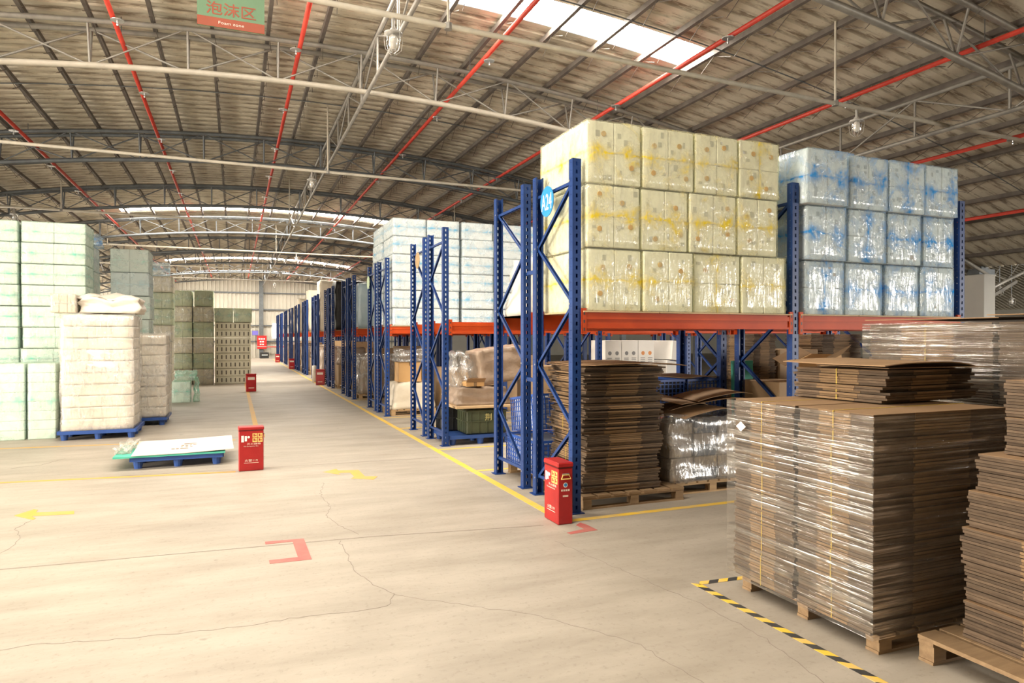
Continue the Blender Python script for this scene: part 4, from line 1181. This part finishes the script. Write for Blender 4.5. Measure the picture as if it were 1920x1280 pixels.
# second double row
y1 = 5.70 + PITCH
plastic_pallet('blue plastic pallet under the green crates in the second double row', 3.56, y1 + 0.46, 1.06, 0.86, 0, 0.15)
def solid_crate(label, x, y, z, w, d, h, mat):
    t = thing('crate', label, 'crate', (x, y, z), 0, 'solid stacking crates')
    bbox_obj('tub', w, d, h, mat, t, r=0.012)
    for i in range(5):
        MB().box(-w / 2 + w * (i + .5) / 5 - 0.006, -w / 2 + w * (i + .5) / 5 + 0.006, -d / 2 - 0.01, -d / 2 + 0.002, 0.01, h - 0.03).build('rib', mat, t)
        MB().box(-w / 2 - 0.01, -w / 2 + 0.002, -d / 2 + d * (i + .5) / 5 - 0.006, -d / 2 + d * (i + .5) / 5 + 0.006, 0.01, h - 0.03).build('rib', mat, t)
    for z_ in (h * 0.5, h - 0.03):
        MB().box(-w / 2 - 0.014, w / 2 + 0.014, -d / 2 - 0.014, d / 2 + 0.014, z_, z_ + 0.018).build('rim', mat, t)
    return t
M_decal = pm('yellow_mark', (0.70, 0.62, 0.25), (0.6, 0.52, 0.2), 9, 0.6, 0.0)
gcr = solid_crate('dark green plastic crate on the blue pallet, second double row', 3.66, y1 + 0.33, 0.152, 0.66, 0.50, 0.37, M_crate_g)
put('lettering', text_mesh('荆', 0.11, 0.11, M_decal), gcr, (0.02, -0.262, 0.26), (PI / 2, 0, 0))
solid_crate('black plastic crate behind the green one, second double row', 3.27, y1 + 0.755, 0.152, 0.40, 0.27, 0.38, M_crate_k)
tag(bent_sheet('plywood_board', 0.95, 0.9, 0.03, M_ply, None, (3.60, y1 + 0.42, 0.563), lambda u, v: 0.0), 'pale plywood board laid over the green and black crates', 'board')
def carton(label, x, y, z, w, d, h, mat, rz=0.0, rot=None, opened=False, group=None, tape=True):
    t = thing('carton', label, 'carton', (x, y, z), rz, group, rot)
    bbox_obj('box', w, d, h, mat, t, r=0.006)
    if tape: MB().box(-0.025, 0.025, -d / 2 - 0.0015, d / 2 + 0.0015, h - 0.07, h + 0.0015).build('tape', M_ctan, t)
    if opened:
        for s in (-1, 1):
            put('flap', MB().box(-w / 2, w / 2, 0, d * 0.45, 0, 0.005).mesh('flap', M_card), t, (0, s * d / 2, h), (0.5 if s > 0 else PI - 0.7, 0, 0))
    return t
M_box = pm('plain_brown_carton', (0.42, 0.28, 0.155), (0.35, 0.23, 0.125), 2.5, 0.7, 0.08)
M_boxl = pm('bright_tan_carton', (0.66, 0.40, 0.17), (0.58, 0.34, 0.14), 2.5, 0.65, 0.06)
M_wrapk = pm('wrapped_brown_goods', (0.48, 0.37, 0.28), (0.36, 0.27, 0.2), 3.5, 0.32, 0.6)
M_wbox = pm('white_printed_carton', (0.72, 0.70, 0.66), (0.66, 0.64, 0.60), 3, 0.6, 0.05)
M_ink = pm('grey_ink', (0.18, 0.18, 0.18), (0.22, 0.22, 0.22), 9, 0.7, 0.0)
M_orink = pm('orange_ink', (0.65, 0.28, 0.10), (0.6, 0.25, 0.09), 9, 0.7, 0.0)
bag('wrapped_carton', 'low wrapped carton lying on the plywood board', 'carton', (3.63, y1 + 0.45, 0.594), (0.90, 0.62, 0.27), M_wrapk, 51, 0.015, taper=0.12)
o = bag('wrapped_carton', 'big dark wrapped carton tilted above the low one, second double row', 'carton', (4.05, y1 + 0.62, 0.93), (0.78, 0.5, 0.56), M_wrapk, 52, 0.02)
o.rotation_euler = (0, -0.14, 0.1)
carton('small tan open carton wedged on the wrapped carton, second double row', 3.50, y1 + 0.28, 0.885, 0.30, 0.22, 0.07, M_boxl, opened=True)
bag('plastic_bag', 'grey clear bag stuffed beside the tilted wrapped carton', 'bag', (3.36, y1 + 0.62, 0.87), (0.34, 0.5, 0.52), F_crumple, 53, 0.05, taper=0.3)
# heavier goods deep in the second double row, seen between the front posts
for i in range(4):
    carton('brown carton at the base of the second double row, %s from left' % ORD[i], 4.75 + 0.60 * i, y1 + 0.45, 0, 0.56, 0.7, 0.60, M_box, group='base cartons of the second double row')
    carton('brown carton stacked in the second double row, middle tier, %s from left' % ORD[i], 4.75 + 0.60 * i, y1 + 0.45, 0.602, 0.56, 0.7, 0.58, M_box if i != 1 else M_wrapk, group='middle cartons of the second double row')
for i in range(3):
    t = carton('white printed carton on top, %s of three, second double row' % ('left', 'middle', 'right')[i], 5.98 + 0.33 * i, y1 + 0.40, 1.186, 0.32, 0.5, 0.42, M_wbox, group='white printed cartons', tape=False)
    for a in range(2):
        MB().lathe([(0.035, 0), (0.035, 0.002)], 14).build('printed_mark', M_ink if i != 2 else M_orink, t, (-0.07 + 0.14 * a, -0.249, 0.20), (PI / 2, 0, 0))
        for b in range(3): MB().box(-0.12 + 0.15 * a, -0.03 + 0.15 * a, -0.2515, -0.249, 0.05 + 0.03 * b, 0.062 + 0.03 * b).build('printed_line', M_ink, t)
for i in range(2):
    o = carton('white printed carton leaning right of the three, %s' % ('lower', 'upper')[i], 7.14 + 0.12 * i, y1 + 0.42, 0.9 + 0.35 * i, 0.3, 0.45, 0.34, M_wbox, rot=(0, 0.1, 0.25), tape=False)
# back half of the nearest pair, right bay: tall flat-carton stacks, teal sheet, wrapped carton
tag(MB().box(-0.15, 0.15, -0.03, 0.03, 0, 1.36).build('foam_board', M_teal, None, (5.98, yR2 + 0.04, 0.0), (-0.03, 0, 0)), 'teal foam board standing upright behind the middle frame', 'board')
for k in range(7):
    bundle('flat carton bundle in the tall narrow stack beside the teal board, %s layer' % ORD[k], 6.36, yR2 + 0.42, 0.0 + 0.243 * k, 0.36, 0.66, 0.24, 80 + k, 14, 0, 'bundles of the narrow stack', strap=None, jit=0.01)
for k in range(3):
    carton('brown carton with clear tape right of the narrow stack, %s tier' % ('bottom', 'middle', 'top')[k], 6.92, yR2 + 0.42, 0.50 * k, 0.66, 0.7, 0.495, M_box, group='cartons right of the narrow stack')
for k in range(7):
    bundle('flat carton bundle at the right end of the back rack, %s layer' % ORD[k], 7.72, yR2 + 0.44, 0.0 + 0.243 * k, 0.7, 0.66, 0.24, 90 + k, 14, 0, 'bundles at the right end', strap=None, jit=0.012)
for i, (x, w, h) in enumerate(((5.92, 0.5, 1.15), (6.46, 0.5, 1.05), (7.1, 0.66, 1.12))):
    carton('brown carton standing in the right bay of the nearest rack, %s from left' % ORD[i], x, 6.28, 0, w, 0.6, h, M_box, group='cartons in the right bay')
o = carton('open tan carton tipped on the cartons of the right bay', 6.50, 6.25, 1.19, 0.5, 0.42, 0.2, M_boxl, rot=(0, -0.3, 0.15), opened=True)
sheet_top('bent cardboard panel leaning in the right bay of the nearest rack', 7.05, 6.1, 1.26, 0.7, 0.5, 0.1, 0.06).rotation_euler = (0.15, 0.42, 0.1)
# third double row
wood_pallet('wooden pallet at the aisle end of the third double row', 3.55, y2 + 0.45, 1.0, 0.86)
bag('wrapped_sack', 'cream wrapped sack on the wooden pallet, third double row', 'sack', (3.55, y2 + 0.45, 0.132), (0.95, 0.78, 0.56), M_cream, 54, 0.02, taper=0.16)
carton('bright tan carton on the cream sack, third double row', 3.50, y2 + 0.40, 0.70, 0.50, 0.42, 0.42, M_boxl)
bag('plastic_bag', 'clear crumpled bags on the tan carton, third double row', 'bag', (3.56, y2 + 0.42, 1.135), (0.62, 0.5, 0.26), F_crumple, 55, 0.04)
for i in range(5):
    carton('dark brown carton deep in the third double row, %s from left' % ORD[i], 4.5 + 0.66 * i, y2 + 0.45, 0, 0.62, 0.7, 1.0 + 0.25 * (i % 2), M_box, group='deep cartons of the third double row')
# goods under the far rows
for k in range(3, 11):
    yy = 5.70 + PITCH * k
    rnd = random.Random(k)
    nm = '%s double row' % ORD[k]
    wood_pallet('wooden pallet at the aisle end of the ' + nm, 3.6, yy + 0.46, 1.0, 0.86, nb=5)
    if k % 2:
        bag('wrapped_goods', 'crumpled film-wrapped goods under the beams of the ' + nm, 'goods', (3.6, yy + 0.46, 0.132), (0.95, 0.82, rnd.uniform(1.0, 1.25)), F_crumple if k == 3 else M_wrapk, 60 + k, 0.04)
        if k == 3: carton('brown carton inside the film wrap of the ' + nm, 3.6, yy + 0.46, 0.134, 0.78, 0.62, 0.9, M_box)
    else:
        carton('plain brown carton under the beams of the ' + nm, 3.6, yy + 0.46, 0.132, 0.9, 0.78, 0.62, M_box)
        bag('wrapped_goods', 'grey wrapped goods on the brown carton of the ' + nm, 'goods', (3.62, yy + 0.46, 0.756), (0.8, 0.7, 0.55), M_wrapk, 60 + k, 0.04)
    carton('tall brown carton second from the aisle in the ' + nm, 4.65, yy + 0.46, 0, 0.9, 0.78, rnd.uniform(1.2, 1.6), M_box)

# ------------------------------------------------------------------ sprinkler pipes
SPX = [(-4.1, 0.28), (-1.58, 0.30), (0.98, 0.25), (3.8, 0.30), (6.6, 0.30), (9.3, 0.30), (12.05, 0.28), (14.8, 0.26)]
HEADP = MB().lathe([(0.085, 0), (0.09, 0.008), (0.02, 0.016)], 14).mesh('heat_plate', M_chrome)
HEADS = MB().lathe([(0.012, -0.07), (0.016, -0.05), (0.009, -0.03), (0.014, 0.0)], 8).mesh('sprinkler_head', M_chrome)
for i, (x, dz) in enumerate(SPX):
    z = arch(x) - dz + 0.1
    t = thing('sprinkler_pipe', 'red sprinkler pipe running down the roof, %s from left' % ORD[i], 'pipe', (x, 0, z), group='red sprinkler pipes')
    MB().tube([(0, 1.0, 0), (0, YF - 0.6, 0)], 0.036, 8).build('pipe', M_red, t, smooth=True)
    for j in range(15):
        y = 4.3 + 3.1 * j + 0.5 * (i % 3)
        if y > 52: break
        h = put('heat_plate', HEADP, t, (0.06 if i % 2 else -0.06, y, -0.055)); put('sprinkler_head', HEADS, h, (0, 0, 0))
        if j % 2 == 0: MB().tube([(0, y + 0.8, 0.03), (0, y + 0.8, 0.34)], 0.006, 4).build('hanger', M_steel_d, t)

# ------------------------------------------------------------------ lighting conduits with caged lamps
M_lampm = pm('lamp_housing', (0.55, 0.53, 0.48), (0.45, 0.43, 0.40), 6, 0.45, 0.03, 0.2)
def glass_mat():
    m, nt, new = _nodes('lamp_glass')
    out = new('ShaderNodeOutputMaterial'); tr = new('ShaderNodeBsdfTransparent'); gl = new('ShaderNodeBsdfGlossy'); mx = new('ShaderNodeMixShader')
    gl.inputs['Roughness'].default_value = 0.08
    n = ramp(nt, noise(nt, coord(nt), 8), [(0.3, 0.14), (0.7, 0.26)])
    nt.links.new(n, mx.inputs[0]); nt.links.new(tr.outputs[0], mx.inputs[1]); nt.links.new(gl.outputs[0], mx.inputs[2])
    nt.links.new(mx.outputs[0], out.inputs[0]); return m
M_glass = glass_mat()
M_bulb = pm('unlit_white_bulb', (0.85, 0.82, 0.74), (0.8, 0.77, 0.7), 9, 0.3, 0.0)
L_neck = MB().lathe([(0.018, 0.0), (0.018, -0.10), (0.03, -0.11), (0.05, -0.14), (0.095, -0.155), (0.10, -0.17)], 16).mesh('housing', M_lampm, True)
L_glass = MB().lathe([(0.075, -0.17), (0.08, -0.24), (0.068, -0.32), (0.03, -0.365)], 16).mesh('glass', M_glass, True)
L_bulb = MB().lathe([(0.02, -0.17), (0.045, -0.2), (0.05, -0.26), (0.038, -0.31), (0.01, -0.325)], 12).mesh('bulb', M_bulb, True)
cg = MB()
for a in range(6):
    c, s = math.cos(a * PI / 3), math.sin(a * PI / 3)
    cg.tube([(0.098 * c, 0.098 * s, -0.17), (0.10 * c, 0.10 * s, -0.25), (0.085 * c, 0.085 * s, -0.34), (0.03 * c, 0.03 * s, -0.385)], 0.003, 4)
L_cage = cg.mesh('cage', M_lampm)
def caged_lamp(label, x, y, z):
    t = thing('caged_lamp', label, 'lamp', (x, y, z), group='caged lamps under the conduits')
    put('housing', L_neck, t); put('glass', L_glass, t); put('bulb', L_bulb, t); put('cage', L_cage, t)
    return t
def conduit(label, y, z0, z1, x0, x1, drops):
    t = thing('lamp_conduit', label, 'pipe', (0, y, 0), group='lighting conduits')
    MB().tube([(x0, 0, z0), (x1, 0, z1)], 0.032, 8).build('pipe', M_conduit, t, smooth=True)
    for x in drops:
        z = z0 + (z1 - z0) * (x - x0) / (x1 - x0)
        MB().tube([(x, 0, z + 0.02), (x, 0, roof_z(x) - 0.06)], 0.016, 6).build('dropper', M_conduit, t)
        MB().tube([(x, 0, z - 0.036), (x, 0, z + 0.036)], 0.045, 8).build('clamp', M_steel, t)
c1 = lambda x: 5.13 - 0.0193 * (x - 0.7)
conduit('lighting conduit nearest the camera, crossing under the big skylight', 7.3, c1(-9), c1(13.4), -9, 13.4, (-4.0, 2.2, PY(1565, 180, 7.3).x))
xa = PY(738, 60, 7.3).x; xb_ = PY(1605, 220, 7.3).x
caged_lamp('caged lamp hanging near the crown, left of the big skylight', xa, 7.3, c1(xa) - 0.03)
caged_lamp('caged lamp hanging above the blue foam load', xb_, 7.3, c1(xb_) - 0.03)
conduit('lighting conduit second from the camera, over the green wall', 15.0, 5.25, 5.12, -10, 13, (-5.5, PY(615, 250, 15.0).x, 8.0))
x2 = PY(585, 320, 15.0).x; caged_lamp('caged lamp on the second conduit, left of the A24 frame', x2, 15.0, 5.25 - 0.13 * (x2 + 10) / 23 - 0.03)
for i, (yy, lx) in enumerate(((22.5, -5.6), (30.0, 2.4), (37.5, 2.2), (45.0, 2.3))):
    conduit('lighting conduit far down the hall, %s from the camera' % ORD[i + 2], yy, 5.25, 5.15, -9, 12, (-4.5, 1.6, 7.0))
    caged_lamp('caged lamp on the %s conduit from the camera' % ORD[i + 2], lx, yy, 5.25 - 0.1 * (lx + 9) / 21 - 0.03)

# ------------------------------------------------------------------ hanging zone sign
M_sgreen = pm('green_sign_board', (0.13, 0.25, 0.13), (0.115, 0.225, 0.115), 3, 0.5, 0.02)
M_sor = pm('orange_sign_band', (0.34, 0.055, 0.012), (0.30, 0.048, 0.01), 4, 0.5, 0.02)
a, b = PY(371, 45, 7.2), PY(497, 61, 7.2)
w = b.x - a.x; zb = (PY(371, 50, 7.2).z + PY(497, 63, 7.2).z) / 2
t = thing('zone_sign', 'green hanging zone sign lettered in orange with orange lower band', 'sign', ((a.x + b.x) / 2, 7.2, zb))
MB().box(-w / 2, w / 2, -0.008, 0.008, 0, 0.37).build('board', M_sgreen, t)
MB().box(-w / 2, w / 2, -0.011, -0.007, 0, 0.09).build('lower_band', M_sor, t)
put('lettering', text_mesh('泡沫区', w * 0.74, 0.125, M_sor, bold=0.007), t, (0, -0.0095, 0.18), (PI / 2, 0, 0))
put('lettering', text_mesh('Foam zone', w * 0.38, 0.028, M_pale), t, (0, -0.0125, 0.045), (PI / 2, 0, 0))
for s in (-1, 1): MB().tube([(s * w * 0.4, 0, 0.37), (s * w * 0.4, 0.1, c1(0) - zb - 0.02)], 0.004, 4).build('hanging_wire', M_steel_d, t)

# ------------------------------------------------------------------ far end wall fittings
YW = YF - 0.45
def wall_panel(name, label, cat, p0, p1, mat, th=0.06, y=YW):
    a, b = PY(*p0, y), PY(*p1, y)
    return tag(bbox_obj(name, b.x - a.x, th, a.z - b.z, mat, None, ((a.x + b.x) / 2, y, b.z), r=0.008), label, cat)
M_rsign = pm('red_notice_board', (0.62, 0.03, 0.03), (0.55, 0.025, 0.025), 3, 0.4, 0.02)
a, b = PY(482, 629, YW), PY(500, 654, YW)
t = thing('notice_board', 'red notice board with white lettering on the end wall', 'notice board', ((a.x + b.x) / 2, YW, b.z))
bbox_obj('board', b.x - a.x, 0.06, a.z - b.z, M_rsign, t, r=0.01)
hh = a.z - b.z
for n_, z in ((3, 0.76), (2, 0.55), (2, 0.35)):
    for q in range(n_): MB().box(-0.09 * n_ + 0.18 * q + 0.02, -0.09 * n_ + 0.18 * q + 0.15, -0.034, -0.03, hh * z - 0.055, hh * z + 0.055).build('printed_mark', M_wht, t)
MB().box(-0.35, 0.35, -0.034, -0.03, hh * 0.17, hh * 0.2).build('lettering', M_wht, t)
M_tv = emit('purple_screen', (0.45, 0.35, 0.95), 0.9)
a, b = PY(473, 620, YW), PY(484, 628, YW)
t = thing('screen', 'small purple glowing screen on the end wall', 'screen', ((a.x + b.x) / 2, YW, b.z))
bbox_obj('case', b.x - a.x + 0.06, 0.06, a.z - b.z + 0.06, M_steel_d, t, (0, 0.02, -0.03), r=0.01)
MB().box(-(b.x - a.x) / 2, (b.x - a.x) / 2, -0.02, -0.012, 0, a.z - b.z).build('display', M_tv, t)
M_day = emit('bright_daylight_pane', (1.0, 0.98, 0.94), 3.0)
a, b = PY(511, 606, YW + 0.2), PY(523, 634, YW + 0.2)
w5 = struct(bbox_obj('window_5', b.x - a.x, 0.05, a.z - b.z, M_day, None, ((a.x + b.x) / 2, YW + 0.25, b.z), r=0.006), 'bright window in the far end wall')
a, b = PY(487, 662, YW - 0.6), PY(504, 672, YW - 0.6)
t = thing('black_cabinet', 'low black cabinet at the foot of the end wall', 'cabinet', ((a.x + b.x) / 2, YW - 0.6, 0))
bbox_obj('body', b.x - a.x, 0.5, 0.48, M_crate_k, t, r=0.03)
MB().box(-0.2, 0.25, -0.256, -0.25, 0.24, 0.30).build('label_strip', M_wht, t)
tag(MB().tube([(PY(501, 650, YW).x, YW, PY(501, 650, YW).z), (6.0, YW, PY(501, 650, YW).z)], 0.05, 6).build('fire_pipe', M_red), 'red fire pipe running level along the end wall', 'pipe')
# grey partition at the right beyond the racks
M_part = pm('grey_partition', (0.52, 0.51, 0.47), (0.47, 0.46, 0.43), 2, 0.6, 0.03)
a, b = PY(1845, 514, 10.3), PY(1866, 514, 10.3)
t = thing('grey_cabinet', 'tall plain grey cabinet standing beyond the right end of the racks', 'cabinet', ((a.x + b.x) / 2, 10.55, 0))
bbox_obj('body', b.x - a.x, 0.5, a.z, M_part, t, r=0.008)
MB().box(-(b.x - a.x) / 2 - 0.01, (b.x - a.x) / 2 + 0.01, -0.26, 0.26, a.z - 0.03, a.z + 0.004).build('top_trim', M_part, t)
for i, (x, y) in enumerate(((20.5, 13.0), (22.0, 13.6))):
    tl = caged_lamp('caged lamp in the neighbouring hall, %s' % ('higher', 'lower')[i], x, y, 3.25 - 0.25 * i)
    MB().tube([(0, 0, 0), (0, 0, arch2(x) + 0.1 - 3.25 + 0.25 * i)], 0.01, 5).build('cord', M_steel_d, tl)
